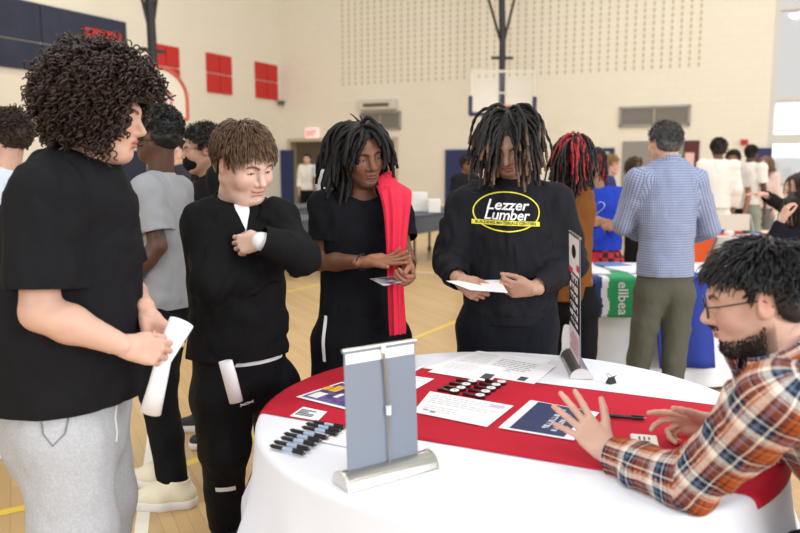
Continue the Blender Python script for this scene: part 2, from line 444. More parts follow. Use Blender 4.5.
def strands(c, R, s, roots, r, L, S=9, lift=.5, flow=None, grav=.5, rand=.25, curl=(0, 0), push=.012, pushr=0., stiff=.45):
    """grow strands in head-local space; returns world paths"""
    cen = A([0, -.014, .036]); rad0 = A([.077, .095, .083]); p = roots.copy()
    g = R.T@A([0, 0, -1.]); n = len(p); L = np.broadcast_to(L, n); st = (L/(S-1))[:, None]
    jit = r.normal(size=(n, 3))*rand; pu = push+pushr*r.uniform(0, 1, n)**1.3
    def nrm(p):
        v = (p-cen)/rad0**2; return v/np.linalg.norm(v, axis=1, keepdims=True)
    d = None; path = [p.copy()]
    for i in range(1, S):
        t = i/(S-1); nc = nrm(p); e = np.sqrt((((p-cen)/(rad0+pu[:, None]))**2).sum(1))[:, None]
        gt = g-nc*(nc@g)[:, None]; near = np.clip((1.35-e)/.3, 0, 1)
        tgt = nc*lift*(1-t)**1.5+(gt*near+g*(1-near))*grav*(.6+.8*t)+jit
        if flow is not None:
            fl = flow(p, t); tgt = tgt+fl-nc*np.minimum((fl*nc).sum(1), 0)[:, None]
        tgt /= np.linalg.norm(tgt, axis=1, keepdims=True)+1e-9
        d = tgt if d is None else d*stiff+tgt*(1-stiff)
        d /= np.linalg.norm(d, axis=1, keepdims=True)+1e-9; p = p+d*st
        k = np.clip(t*2.2, 0, 1)
        for ce, ra, w in ((cen, rad0, 1.), (A([0, .028, -.018]), A([.060, .060, .086]), .75), (A([0, -.03, -.12]), A([.055, .05, .09]), .8)):
            rr = ra+(pu*w*k)[:, None]+.002; q = p-ce; e = np.sqrt(((q/rr)**2).sum(1)); m = e < 1
            p[m] = ce+q[m]/e[m][:, None]
        path.append(p.copy())
    path = np.stack(path, 1)
    if curl[0]:
        ph = r.uniform(0, 6.28, n)[:, None]; t = np.linspace(0, 1, S)[None]; T = np.gradient(path, axis=1); T /= np.linalg.norm(T, axis=2, keepdims=True)+1e-9
        a = np.cross(T, r.normal(size=(n, 1, 3))); a /= np.linalg.norm(a, axis=2, keepdims=True)+1e-9; b = np.cross(T, a)
        w = (ph+t*curl[1]*6.283*r.uniform(.7, 1.3, n)[:, None])[..., None]; am = (curl[0]*np.clip(t*4, 0, 1))[..., None]
        path = path+am*(np.cos(w)*a+np.sin(w)*b)
    return c+s*(path@R.T)
def body_prims(J, b=1.0, covered=True, tw=(.165, .115, .145, .11, .165, .125), arms='RL'):
    s = J['s']; k = -.014 if covered else 0
    S, Fv = J['br'], J['bf']
    pr = [Tor([(J['neck']-UP*.05*s, .10*s, .07*s), (J['chest']+UP*.06*s, (tw[0]+k)*.95, (tw[1]+k)*.9), (J['chest'], tw[0]+k, tw[1]+k), (J['waist'], tw[2]+k, tw[3]+k), (J['pel'], tw[4]+k, tw[5]+k)], S, Fv, .03)]
    pr += [Cone(J['neck']-UP*.06*s, J['neck']+UP*.05*s, .06*s, .052*s, .03)]
    for n in 'RL':
        pr += [Cone(J['neck']-UP*.055*s, J['sh'+n], .05*s, .05*s+k*.6, .04), Cone(J['sh'+n], J['el'+n], .050*s*b+k*.7, .040*s*b, .03),
               Cone(J['el'+n], J['el'+n]*.65+J['wr'+n]*.35, .040*s*b, .040*s*b, .015), Cone(J['el'+n]*.65+J['wr'+n]*.35, J['wr'+n], .040*s*b, .0255*s*(1+(b-1)*.5), .02)]
        pr += [Cone(J['hip'+n], J['kn'+n], .08*s*b+k, .052*s*b+k, .03), Cone(J['kn'+n], J['kn'+n]*.6+J['an'+n]*.4, .05*s*b+k, .05*s*b+k, .02), Cone(J['kn'+n]*.6+J['an'+n]*.4, J['an'+n], .05*s*b+k, .034*s, .02),
               Cone(J['an'+n], J['an'+n]+J['ft'+n]*.13*s-UP*.045*s, .034*s, .03*s, .02)]
    return pr
SKINM = {}
def skin_mat():
    m = mat('skin', (200, 150, 120), rough=.5, spec=.35, attr='Col', sss=.12); return m
def build_body(root, J, skin, hs=1.0, b=1.0, tw=None, res=(.011, .0032, .0028), lipc=None, head_kw={}, beard=0, hand_sc=1.0, hands='RL', hairc=(25, 18, 16), smile=0):
    tw = tw or (.165, .115, .145, .11, .165, .125)
    col = SKIN[skin] if isinstance(skin, str) else skin; lipc = lipc or tuple(int(v) for v in A(col)*A([.86, .66, .66]))
    c, R = J['head'], J['hd']; nk = J['neck']-UP*.04*J['s']
    parts, cols = [], []
    V, Q = extract(body_prims(J, b, True, tw), res[0]); parts.append((V, Q)); cols.append(np.tile(A(lin(col)), (len(V), 1))*(1+.06*vnoise(V*40, 3)[:, None]))
    hp = head_prims(c, R, hs, neck=nk, **head_kw)
    V, Q = extract(hp, res[1]); parts.append((V, Q)); cols.append(head_colors(V, c, R, hs, col, lipc, beard, hairc, smile))
    for n in hands:
        D, Nn, cu, th = J['hand'+n][:4]; kw = J['hand'+n][4] if len(J['hand'+n]) > 4 else {}
        V, Q = extract(hand_prims(J['wr'+n], D, Nn, n, cu, th, J['s']*hand_sc*.97, **kw), res[2], pad=.012); parts.append((V, Q))
        cc = A(lin(col)); pal = A(lin(tuple(int(min(255, v*1.25)) for v in col))) if sum(col) < 330 else cc*A([1, .94, .92])
        d = N_(D); nn = N_(Nn-d*np.dot(Nn, d)); w = np.clip(((V-J['wr'+n])@nn)/.012, 0, 1)[:, None]
        cols.append((cc*(1-w)+pal*w)*(1+.06*vnoise(V*60, 3)[:, None]))
    V, Fc = merge(parts)
    return mk('body', V, Fc, skin_mat(), root, off=root.location, col=np.concatenate(cols))
def eyes(root, J, hs, iris=(60, 38, 25)):
    c, R = J['head'], J['hd']
    for g in (1, -1):
        bm = bmesh.new(); ce = c+hs*(R@A([g*.0325, .0715, .001])); rot = Matrix(R.tolist())
        bmesh.ops.create_uvsphere(bm, u_segments=16, v_segments=12, radius=.0128*hs, matrix=Matrix.Translation(Vector(ce-A(root.location)))@rot.to_4x4())
        for f in bm.faces:
            q = R.T@(A(f.calc_center_median())+A(root.location)-ce)/(hs*.0128); q = q-A([0, 0, -.25]); q = q/np.linalg.norm(q)
            f.material_index = 1 if q[1] > .86 else 0
        from_bm('eye', bm, [mat('eye_white', (225, 218, 212), .25), mat('iris', iris, .2)], root, smooth=True)
def fold_noise(amp, sc=(11, 11, 5.5), seed=1):
    if amp == 0: return None
    def f(p):
        w = p*A(sc); w = w+.6*np.stack([vnoise(p*5+9, seed), vnoise(p*5+31, seed), vnoise(p*5+57, seed)], 1)
        n = vnoise(w, seed); return amp*(n*.7+.5*(1-2*np.abs(vnoise(w*1.9+3, seed+1))))
    return f
def top_garment(root, name, J, m, tw, hem, sleeve=1.0, ar=(.075, .066, .058, .048), neck_r=.078, neck_off=(0, .012, .055), ease=.0, res=.009, fold=.013, hemflare=0, k=.045, cuff_at=None, seed=1, solid=.004, uv=False, collar=0, smid=None, hem_tilt=(0, 0), armlen=None, sh_r=.062, extra=None, mats=None, colorf=None, nocut=''):
    """upper body garment. sleeve: <1 ends that far down the upper arm; 1..2 = along the forearm"""
    s = J['s']; S, Fv = J['br'], J['bf']
    axis = N_(J['pel']-J['chest']); hemc = J['pel']+axis*((hem-J['pel'][2])/axis[2])
    st = [(J['neck']-UP*.065*s, .115*s, .078*s), (J['chest']+(J['neck']-J['chest'])*.42, tw[0]*.98, tw[1]*.88), (J['chest'], tw[0], tw[1]), (J['waist'], tw[2], tw[3]), (J['pel'], tw[4], tw[5])]
    st = [(c, w+ease, d+ease) for c, w, d in st]
    if (hemc-J['pel'])@axis > -.03: st += [(hemc+axis*.10, tw[4]+ease+hemflare, tw[5]+ease+hemflare)]
    T = [Tor(st, S, Fv, .03)]+[Cone(J['neck']-UP*.055*s, J['sh'+n], .062*s, sh_r*s, .05) for n in 'RL'] + (extra or [])
    AR = {}
    for n in 'RL':
        a, e, w = J['sh'+n], J['el'+n], J['wr'+n]
        if sleeve <= 1:
            q = a+(e-a)*(sleeve+.22); AR[n] = [Cone(a, q, ar[0], ar[1], k)]
        else:
            md = e*.5+w*.5
            AR[n] = [Cone(a, e, ar[0], ar[1], k), Cone(e, md, ar[1], ar[2], .025), Cone(md, w+(w-e)*.12, ar[2], ar[3], .02)]
    f = fold_noise(fold, seed=seed)
    nc = J['neck']+J['br']*neck_off[0]+J['bf']*neck_off[1]*s+UP*neck_off[2]*s
    parts = []
    for which in ('torso', 'sleeves'):
        al = T if which == 'torso' else T+AR['R']+AR['L']
        V, Q = extract(al, res, disp=f)
        dT = field(T, V, .5); dR = field(AR['R'], V, .5); dL = field(AR['L'], V, .5)
        c = neck_r*s-np.linalg.norm(V-nc, axis=1)
        c = np.maximum(c, np.where((V[:, 2]-nc[2] > -.01) & (np.linalg.norm((V-nc)[:, :2], axis=1) < neck_r*s), .005, -1))
        hz = hem+((V-J['pel'])@S)*hem_tilt[0]+((V-J['pel'])@Fv)*hem_tilt[1]
        if which == 'torso': c = np.maximum(c, hz-V[:, 2])
        else:
            c = np.maximum(c, np.where(dT < np.minimum(dR, dL), hz-V[:, 2], -1)); c = np.maximum(c, np.minimum(dR, dL)-dT-.035)
            for n, dd in (('R', dR), ('L', dL)):
                a, e, w = J['sh'+n], J['el'+n], J['wr'+n]
                if sleeve <= 1: pt = a+(e-a)*sleeve; ax = N_(e-a)
                else: pt = e+(w-e)*(sleeve-1); ax = N_(w-e)
                oth = dL if n == 'R' else dR
                if n in nocut: continue
                c = np.maximum(c, np.where((dd < dT+.04) & (dd < oth) & (np.linalg.norm(V-pt, axis=1) < .2), (V-pt)@ax, -1))
        if len(V): parts.append(clip(V, Q, c))
    V, Fc = merge([p for p in parts if len(p[1])])
    uvs = None
    if uv: uvs = garment_uv(V, Fc, J, T, AR)
    return mk(name, V, Fc, m, root, off=root.location, solid=solid, uv=uvs)
def garment_uv(V, Fc, J, T, AR):
    S, Fv = J['br'], J['bf']; cen = A([V[list(f)].mean(0) for f in Fc])
    dT = field(T, cen, .4); dR = field(AR['R'], cen, .4); dL = field(AR['L'], cen, .4)
    lab = np.where((dR < dT) & (dR < dL), 1, np.where((dL < dT), 2, 0)); out = []
    ax = N_(J['neck']-J['pel']); F2 = N_(Fv-ax*(Fv@ax)); S2 = np.cross(F2, ax)
    q = V-J['pel']; tu = np.arctan2(q@S2, q@F2)*.19; tv = q@ax
    uvT = np.c_[tu, tv]; ch = [uvT]
    for n in 'RL':
        a, e, w = J['sh'+n], J['el'+n], J['wr'+n]; l1 = np.linalg.norm(e-a)
        t1 = (V-a)@N_(e-a); t2 = (V-e)@N_(w-e); up_ = N_(np.cross(N_(e-a), N_(w-e))+1e-6)
        onf = (t2 > 0) & (np.linalg.norm(V-e-np.outer(np.clip(t2, 0, 9), N_(w-e)), axis=1) < np.linalg.norm(V-a-np.outer(np.clip(t1, 0, l1), N_(e-a)), axis=1)+.02)
        d1, d2 = N_(e-a), N_(w-e); s1 = np.cross(d1, up_); s2 = np.cross(d2, up_)
        r1 = V-a; r2 = V-e
        u = np.where(onf, np.arctan2(r2@s2, r2@up_), np.arctan2(r1@s1, r1@up_))*.055
        v = np.where(onf, l1+t2, t1); ch.append(np.c_[u, v+.013])
    per = [2*np.pi*.19, 2*np.pi*.055, 2*np.pi*.055]
    for f, l in zip(Fc, lab):
        uvf = ch[l][list(f)].copy(); u0 = uvf[0, 0]
        uvf[:, 0] -= np.round((uvf[:, 0]-u0)/per[l])*per[l]; out.append(uvf)
    return np.concatenate(out)
def bottoms(root, name, J, m, waist, tw, tr=(.105, .08, .07, .06), ankle=.07, res=.011, fold=.006, shorts=None, seed=4, solid=.004, cuff=0):
    s = J['s']; S, Fv = J['br'], J['bf']
    pr = [Tor([(J['waist']+UP*.06, tw[0], tw[1]), (J['pel'], tw[0], tw[1]), (J['pel']-UP*.08*s, tw[0]*.97, tw[1]*.95)], S, Fv, .03)]
    for n in 'RL':
        h, kn, an = J['hip'+n], J['kn'+n], J['an'+n]
        if shorts: q = h+(kn-h)*(shorts+.3); off = abs((h-J['pel'])@S); hm = h+(kn-h)*.28; pr += [Cone(h, hm, max(.06, min(tr[0], tw[0]-off-.004)), tr[0], .04), Cone(hm, q, tr[0], tr[1], .03)]
        else:
            md = kn*.5+an*.5; hm = h+(kn-h)*.36; off = abs((h-J['pel'])@S); r0 = max(.06, min(tr[0], tw[0]-off-.004, tw[1]-.006-abs((h-J['pel'])@Fv)))
            pr += [Cone(h, hm, r0, tr[0]*.97, .04), Cone(hm, kn, tr[0]*.97, tr[1], .03), Cone(kn, md, tr[1], tr[2], .025), Cone(md, an-UP*.08, tr[2], tr[3], .02)]
    V, Q = extract(pr, res, disp=fold_noise(fold, seed=seed))
    c = V[:, 2]-waist
    if shorts:
        z = (J['hipR']+(J['knR']-J['hipR'])*shorts)[2]; c = np.maximum(c, z-V[:, 2])
    else:
        for n in 'RL':
            an, kn = J['an'+n], J['kn'+n]; oth = J['an'+('L' if n == 'R' else 'R')]
            pt = an+N_(kn-an)*(ankle-.085); near = np.linalg.norm((V-an), axis=1) < np.linalg.norm(V-oth, axis=1)
            c = np.maximum(c, np.where(near & (np.linalg.norm(V-an, axis=1) < .25), (V-pt)@N_(an-kn), -1))
    V, Fc = clip(V, Q, c)
    return mk(name, V, Fc, m, root, off=root.location, solid=solid)
def shoe(root, J, n, up_m, sole_m, sc=1.0, res=.006, high=.02):
    an, d = J['an'+n], N_(J['ft'+n]); s = J['s']*sc; sd = np.cross(d, UP); g = A([an[0], an[1], J['base'][2]])
    L = lambda f, w, z: g+d*f*s+sd*w*s+UP*z*s
    pr = [Cone(L(-.045, 0, .055), L(.06, 0, .06), .042*s, .046*s, .03), Cone(L(.06, 0, .055), L(.175, 0, .045), .046*s, .032*s, .04, sq=(sd, 1.15)),
          Cone(L(-.02, 0, .07), L(-.015, 0, .105+high), .044*s, .046*s, .03), Cone(L(.03, 0, .08), L(.09, 0, .07), .035*s, .033*s, .04)]
    V, Q = extract(pr, res); c = np.maximum(L(0, 0, .030)[2]-V[:, 2], V[:, 2]-L(0, 0, .105+high)[2]); V, Fc = clip(V, Q, c)
    sh = mk('shoe', V, Fc, up_m, root, off=root.location, solid=.005)
    pr = [Cone(L(-.045, 0, .022), L(.06, 0, .022), .046*s, .050*s, .03), Cone(L(.06, 0, .022), L(.178, 0, .026), .050*s, .036*s, .03, sq=(sd, 1.15))]
    V, Q = extract(pr, res); V, Fc = clip(V, Q, .001-V[:, 2]+J['base'][2]); V[:, 2] = np.minimum(V[:, 2], L(0, 0, .040)[2])
    mk('sole', V, Fc, sole_m, sh, off=root.location)
    bm = bmesh.new()
    for i in range(4):
        f = .05+.022*i; z = .118-.013*i
        tube(bm, [L(f, -.026, z-.012)-A(root.location), L(f+.004, 0, z+.004)-A(root.location), L(f, .026, z-.012)-A(root.location)], .0035*s, 5)
    from_bm('laces', bm, sole_m, sh, smooth=True)
    return sh
def hair_obj(root, parts, m, name='hair'):
    V, Fc = merge(parts); return mk(name, V, Fc, m, root, off=root.location)
def hair_mat(name, rgb, rough=.55, spec=.4): return mat('hair_'+name, rgb, rough, spec=spec, bump=(120, .3, .004), var=(tuple(int(v*.6) for v in rgb), 60))
# ------------------------------------------------------------------ the five people around the table
def person(label, J, group=None):
    return thing('person', label, 'person', J['base'], group=group)
def setj(J, **kw):
    for k, v in kw.items(): J[k] = v
def roll_paper(name, label, pts, r, group=None):
    bm = bmesh.new(); pts = [Vector([float(x) for x in p]) for p in pts]; rr = r
    S = len(pts); n = 22; rows = []
    for i, p in enumerate(pts):
        t = (pts[min(i+1, S-1)]-pts[max(i-1, 0)]).normalized(); a = t.cross(Vector((0, 1, .2))).normalized(); b = t.cross(a)
        rows.append([bm.verts.new(p+(a*math.cos(k*.44)+b*math.sin(k*.44)*.62)*(rr[i]*(1-.014*k))) for k in range(n)])
    for i in range(S-1):
        for k in range(n-1): bm.faces.new((rows[i][k], rows[i][k+1], rows[i+1][k+1], rows[i+1][k]))
    o = from_bm(name, bm, paper_print(), smooth=True); md = o.modifiers.new('t', 'SOLIDIFY'); md.thickness = .0012
    return tag(o, label, 'paper', group)
def paper_print():
    if 'paper_print' in MATS: return MATS['paper_print']
    m = mat('paper_print', (244, 244, 248), .7)
    return m
# ---- 1: heavy teenager with curly hair, black tee, grey sweatpants
def p_curly():
    Y = 2.1; b0 = PZ(72, 600, 0); x0 = P(66, 300, Y)[0]
    J = skeleton(x0, Y, (1, .12), 1.74, sw=.235)
    setj(J, neck=P(84, 168, Y), head=P(103, 114, Y), hd=hframe((1, .10), 10),
         shR=P(40, 197, 1.90), elR=P(40, 312, 1.86), wrR=P(124, 346, 1.90), shL=P(92, 193, 2.30), elL=P(122, 285, 2.36), wrL=P(149, 316, 2.08),
         chest=P(68, 245, Y), waist=P(68, 335, Y), pel=P(64, 405, Y))
    J['handR'] = (A([1, .25, -.25]), A([.15, .9, -.35]), [1.0, 1.05, 1.1, 1.15], .75)
    J['handL'] = (A([.35, -.35, -.8]), A([.6, -.6, -.1]), [.8, .9, 1.0, 1.0], .8)
    r = person('teenager with big dark curly hair, black t-shirt and grey sweatpants, holding rolled paper', J)
    tw = (.195, .185, .215, .205, .215, .20)
    build_body(r, J, 'light', 1.0, 1.20, tuple(v-.03 for v in tw), head_kw=dict(fat=.08), hairc=(40, 30, 26))
    eyes(r, J, 1.0)
    top_garment(r, 't_shirt', J, fabric('black_tee', (30, 30, 34), fold=.35), tw, J['pel'][2]+.028, sleeve=.80, ar=(.085, .092), neck_r=.074, neck_off=(0, .015, .055), fold=.013, ease=.010, hemflare=.030, hem_tilt=(0, .03), seed=3)
    bt = bottoms(r, 'sweatpants', J, mat('sweat_grey', (168, 170, 174), .95, spec=.1, bump=(12, .4, .02, (1, 1, .5)), var=((182, 184, 188), 160)), J['pel'][2]+.05, (.194, .180), (.124, .116, .10, .085), seed=8, fold=.006)
    dc = bmesh.new(); p = [P(127, 414, 1.93), P(128, 420, 1.915), P(126, 432, 1.91), P(128, 448, 1.91), P(126, 456, 1.912)]
    p = snap(bt, p, A([-.5, .8, 0.]), .003)
    tube(dc, [q-A(r.location) for q in p], .0035, 6); from_bm('drawstring', dc, mat('cord_white', (225, 225, 225)), bt, smooth=True)
    pk = bmesh.new(); pp = snap(bt, [P(29, 424, 1.8), P(24, 432, 1.8), P(27, 446, 1.8), P(38, 458, 1.8), P(48, 447, 1.8), P(50, 429, 1.8)], A([0, 1., 0]), .0015)
    tube(pk, [q-A(r.location) for q in pp], .0022, 5); from_bm('pocket_seam', pk, mat('seam_grey', (120, 122, 128)), bt, smooth=True)
    for n in 'RL': shoe(r, J, n, mat('shoe_dark', (50, 50, 55)), mat('sole_white', (225, 222, 214)))
    c, R = J['head'], J['hd']; rt, rg = scalp_roots(3400, 5, line=-.034, infl=.045)
    pth = strands(c, R, 1.0, rt, rg, rg.uniform(.04, .085, len(rt)), S=16, lift=.55, flow=lambda p, t: A([0, -.05, 0]), grav=.85, rand=.3, curl=(.0065, 2.6), push=.035, pushr=.045)
    ql = (pth-c)@R; bad = ((ql[..., 1] > .098) & (ql[..., 2] < .052)).any(1); pth = pth[~bad]
    hm = hair_mat('dark_brown', (62, 46, 37), .42)
    hair_obj(r, [hair_cap(c, R, 1.0, .040, line=-.034, noise=.012), tubes(pth, np.linspace(.0032, .0022, 16), 4)], hm)
    roll_paper('rolled_paper', 'white printed paper rolled up in the hand of the curly-haired teenager', [P(181, 322, 2.02), P(172, 340, 1.985), P(163, 360, 1.965), P(157, 385, 1.965), P(150, 412, 1.98)], [.036, .030, .022, .025, .030])
def snap(o, pts, d, off):
    """project points on an object's base mesh along d"""
    t = BVHTree.FromPolygons([v.co+0*v.co for v in o.data.vertices], [p.vertices[:] for p in o.data.polygons]); l = A(top_of(o).location); out = []
    d = N_(d)
    for p in pts:
        h = t.ray_cast(Vector(p-l-d*.4), Vector(d), 1.2)
        out.append((A(h[0])+l-d*off) if h[0] is not None else A(p))
    return out
def decal(o, name, V2, Fc, org, ux, uy, d, m, off=.003, parent=None, mids=None):
    """lay flat artwork on the surface of o: V2 in metres around org, projected along d"""
    W = A(snap(o, [org+ux*a+uy*b for a, b in V2], d, off))
    return mk(name, W, Fc, m, parent or o, off=top_of(o).location, smooth=False, mids=mids)
def ring2d(a, b, w, n=48):
    V = []; Fc = []
    for i in range(n):
        t = 2*math.pi*i/n; V += [(a*math.cos(t), b*math.sin(t)), ((a-w)*math.cos(t), (b-w)*math.sin(t))]
    for i in range(n):
        j = (i+1) % n; Fc.append([2*i, 2*j, 2*j+1, 2*i+1])
    return A(V), Fc
def grid2d(x0, x1, y0, y1, nx, ny):
    V = [(x0+(x1-x0)*i/nx, y0+(y1-y0)*j/ny) for j in range(ny+1) for i in range(nx+1)]
    return A(V), [[j*(nx+1)+i, j*(nx+1)+i+1, (j+1)*(nx+1)+i+1, (j+1)*(nx+1)+i] for j in range(ny) for i in range(nx)]
# ---- 2: boy with arms crossed, black quarter-zip
def p_crossed():
    Y = 2.78; bx = P(243, 300, Y)[0]
    J = skeleton(bx-.02, Y, (.5, -.87), 1.66, sw=.175)
    setj(J, neck=P(233, 203, Y), head=P(244, 163, Y-.05), hd=hframe((.76, -.65), 22, 5),
         shR=P(203, 222, Y-.06), elR=P(211, 284, Y-.16), wrR=P(268, 264, Y-.02), shL=P(279, 219, Y-.02), elL=P(302, 255, Y-.15), wrL=P(260, 241, Y-.215),
         chest=P(239, 255, Y), waist=P(239, 312, Y), pel=P(239, 352, Y))
    bf, br = J['bf'], J['br']
    J['anR'] = PZ(217, 544, .085)*1; J['anR'][1] += .12; J['anL'] = J['anR']+A([.16, .34, 0]); J['ftR'] = N_([.45, -.9, 0]); J['ftL'] = N_([.9, -.4, 0])
    J['hipR'] = J['pel']+A([-.06, -.04, -.04]); J['hipL'] = J['pel']+A([.09, .05, -.04])
    J['knR'] = (J['hipR']+J['anR'])/2+A([.02, -.05, .02]); J['knL'] = (J['hipL']+J['anL'])/2+A([.03, -.03, .02])
    J['handR'] = (A([.2, .9, .1]), A([-.9, .2, 0]), [1.2]*4, .8)
    J['handL'] = (A([-.86, .40, -.16]), A([.1, .9, -.2]), [.45, .5, .5, .55], .75, dict(stub=.002))
    r = person('boy with brown fringe, arms crossed over black quarter-zip pullover and black track pants', J)
    tw = (.165, .130, .172, .135, .175, .14)
    build_body(r, J, 'pale', 1.10, 1.0, tw, smile=1, head_kw=dict(fat=.12, eyes='down'), lipc=(206, 142, 130), hairc=(70, 48, 36))
    eyes(r, J, 1.10)
    m = fabric('black_zip', (25, 25, 28), fold=.35)
    pv = top_garment(r, 'pullover', J, m, tw, J['pel'][2]-.005, sleeve=1.98, ar=(.070, .068, .062, .052), neck_r=.075, neck_off=(0, .035, .055), fold=.015, ease=.012, seed=12, nocut='R')
    # collar
    nk = J['neck']; ax = N_(UP+bf*.35); cr = []
    bm = bmesh.new(); X = N_(np.cross(ax, bf)); Yv = np.cross(ax, X); rows = []
    for z, rad in ((-.01, .085), (.018, .079), (.038, .074), (.04, .069), (.015, .070)):
        row = []
        for i in range(31):
            a = math.radians(24+ (360-48)*i/30); op = abs(i-15)/15
            q = nk+bf*.012+ax*(z-.01-.022*op*op)+(-Yv*math.cos(a)*1.02+X*math.sin(a))*rad
            row.append(bm.verts.new(Vector(q-A(r.location))))
        rows.append(row)
    for a_, b_ in zip(rows[:-1], rows[1:]):
        for i in range(30): bm.faces.new((a_[i], a_[i+1], b_[i+1], b_[i]))
    if True: from_bm('collar', bm, m, pv, smooth=True).modifiers.new('t', 'SOLIDIFY').thickness = .005
    # white undershirt: front opening and hem
    W2 = A([(-.020, .010), (.020, .010), (.002, -.055), (-.002, -.055)])
    V2, F2 = grid2d(-.024, .024, -.06, .03, 6, 10); V2[:, 0] *= np.clip((V2[:, 1]+.06)/.07, .08, 1)
    decal(pv, 'undershirt', V2, F2, nk+bf*.12-UP*.03, br, UP, -bf, mat('undershirt_white', (235, 235, 238)), .004)
    V2, F2 = grid2d(-.003, .003, -.11, -.055, 2, 6); decal(pv, 'zipper', V2, F2, nk+bf*.12-UP*.03, br, UP, -bf, mat('zip_metal', (190, 190, 195), .3, 1), .005)
    S2 = dict(J); top_garment(r, 'undershirt_hem', S2, mat('undershirt_white', (235, 235, 238)), tw, J['pel'][2]-.022, sleeve=.3, ar=(.05, .05), neck_r=.3, neck_off=(0, 0, .12), ease=-.004, fold=.005, seed=12, res=.011)
    V, Q = extract([Cone(J['wrL']+N_(J['elL']-J['wrL'])*.022, J['wrL']+N_(J['elL']-J['wrL'])*.006, .034, .033)], .004)
    mk('undershirt_cuff', V, Q, mat('undershirt_white', (235, 235, 238)), r, off=r.location)
    pm = fabric('black_track', (24, 25, 30), .7, fold=.3)
    bt = bottoms(r, 'track_pants', J, pm, J['pel'][2]+.06, (.170, .135), (.118, .092, .078, .058), ankle=.12, seed=21, fold=.007)
    for n in 'RL': 
        sh = shoe(r, J, n, mat('shoe_black', (28, 30, 36), .5), mat('sole_black', (40, 40, 45)))
        V, Q = extract([Cone(J['an'+n]+UP*.015, J['an'+n]+UP*.09, .047, .048)], .005); mk('sock', V, Q, fabric('sock_dark', (34, 40, 58)), r, off=r.location)
        V, Q = extract([Ell(J['an'+n]+J['ft'+n]*.04+UP*.035, (.018, .018, .012))], .004); mk('tongue_label', V, Q, mat('label_pale_blue', (160, 205, 225)), sh, off=r.location)
    # emblem: two mirrored arcs crossing
    Vs, Fs = [], []
    for sg in (1, -1):
        o0 = len(Vs)
        for i in range(13):
            t = math.pi*(.12+.76*i/12); Vs += [(.026*math.cos(t), sg*(.019*math.sin(t)-.013)), (.021*math.cos(t), sg*(.014*math.sin(t)-.0125))]
        Fs += [[o0+2*i, o0+2*i+2, o0+2*i+3, o0+2*i+1] for i in range(12)]
    wm = mat('print_white', (240, 240, 242))
    decal(bt, 'emblem', A(Vs)*.85, Fs, P(242, 411, Y-.2), A([1, 0, 0]), UP, A([0, 1., 0]), wm, .003)
    V2, F2 = grid2d(-.036, .034, -.010, .008, 10, 3); decal(bt, 'reflective_strip', V2, F2, P(217, 502, Y-.2), A([1, 0, -.02]), UP, A([.05, 1, 0]), wm, .003)
    c, R = J['head'], J['hd']; rt, rg = scalp_roots(2600, 9, line=.002)
    def flow(p, t):
        f = np.zeros_like(p); crown = A([0, -.05, .11]); v = p-crown; v[:, 2] = 0; v /= np.linalg.norm(v, axis=1, keepdims=True)+1e-6
        return (v*.7+A([0, .25, 0])*(p[:, 1:2] > 0))*(1-t)**1.5
    pth = strands(c, R, 1.10, rt, rg, np.where(rt[:, 1] > .02, rg.uniform(.038, .056, len(rt)), np.where((np.abs(rt[:, 0]) > .05) & (rt[:, 1] > -.06) & (rt[:, 2] < .055), .010, rg.uniform(.025, .045, len(rt)))), S=9, lift=.05, flow=flow, grav=.8, rand=.055, push=.012, pushr=.010)
    hair_obj(r, [hair_cap(c, R, 1.10, .012, line=.004), tubes(pth, np.linspace(.0027, .0009, 9), 4)], hair_mat('brown', (122, 92, 68), .38))
    roll_paper('rolled_paper', 'white paper tube tucked into the pocket of black track pants', [P(225, 361, Y-.225), P(229, 375, Y-.222), P(236, 402, Y-.215)], [.026, .027, .026])
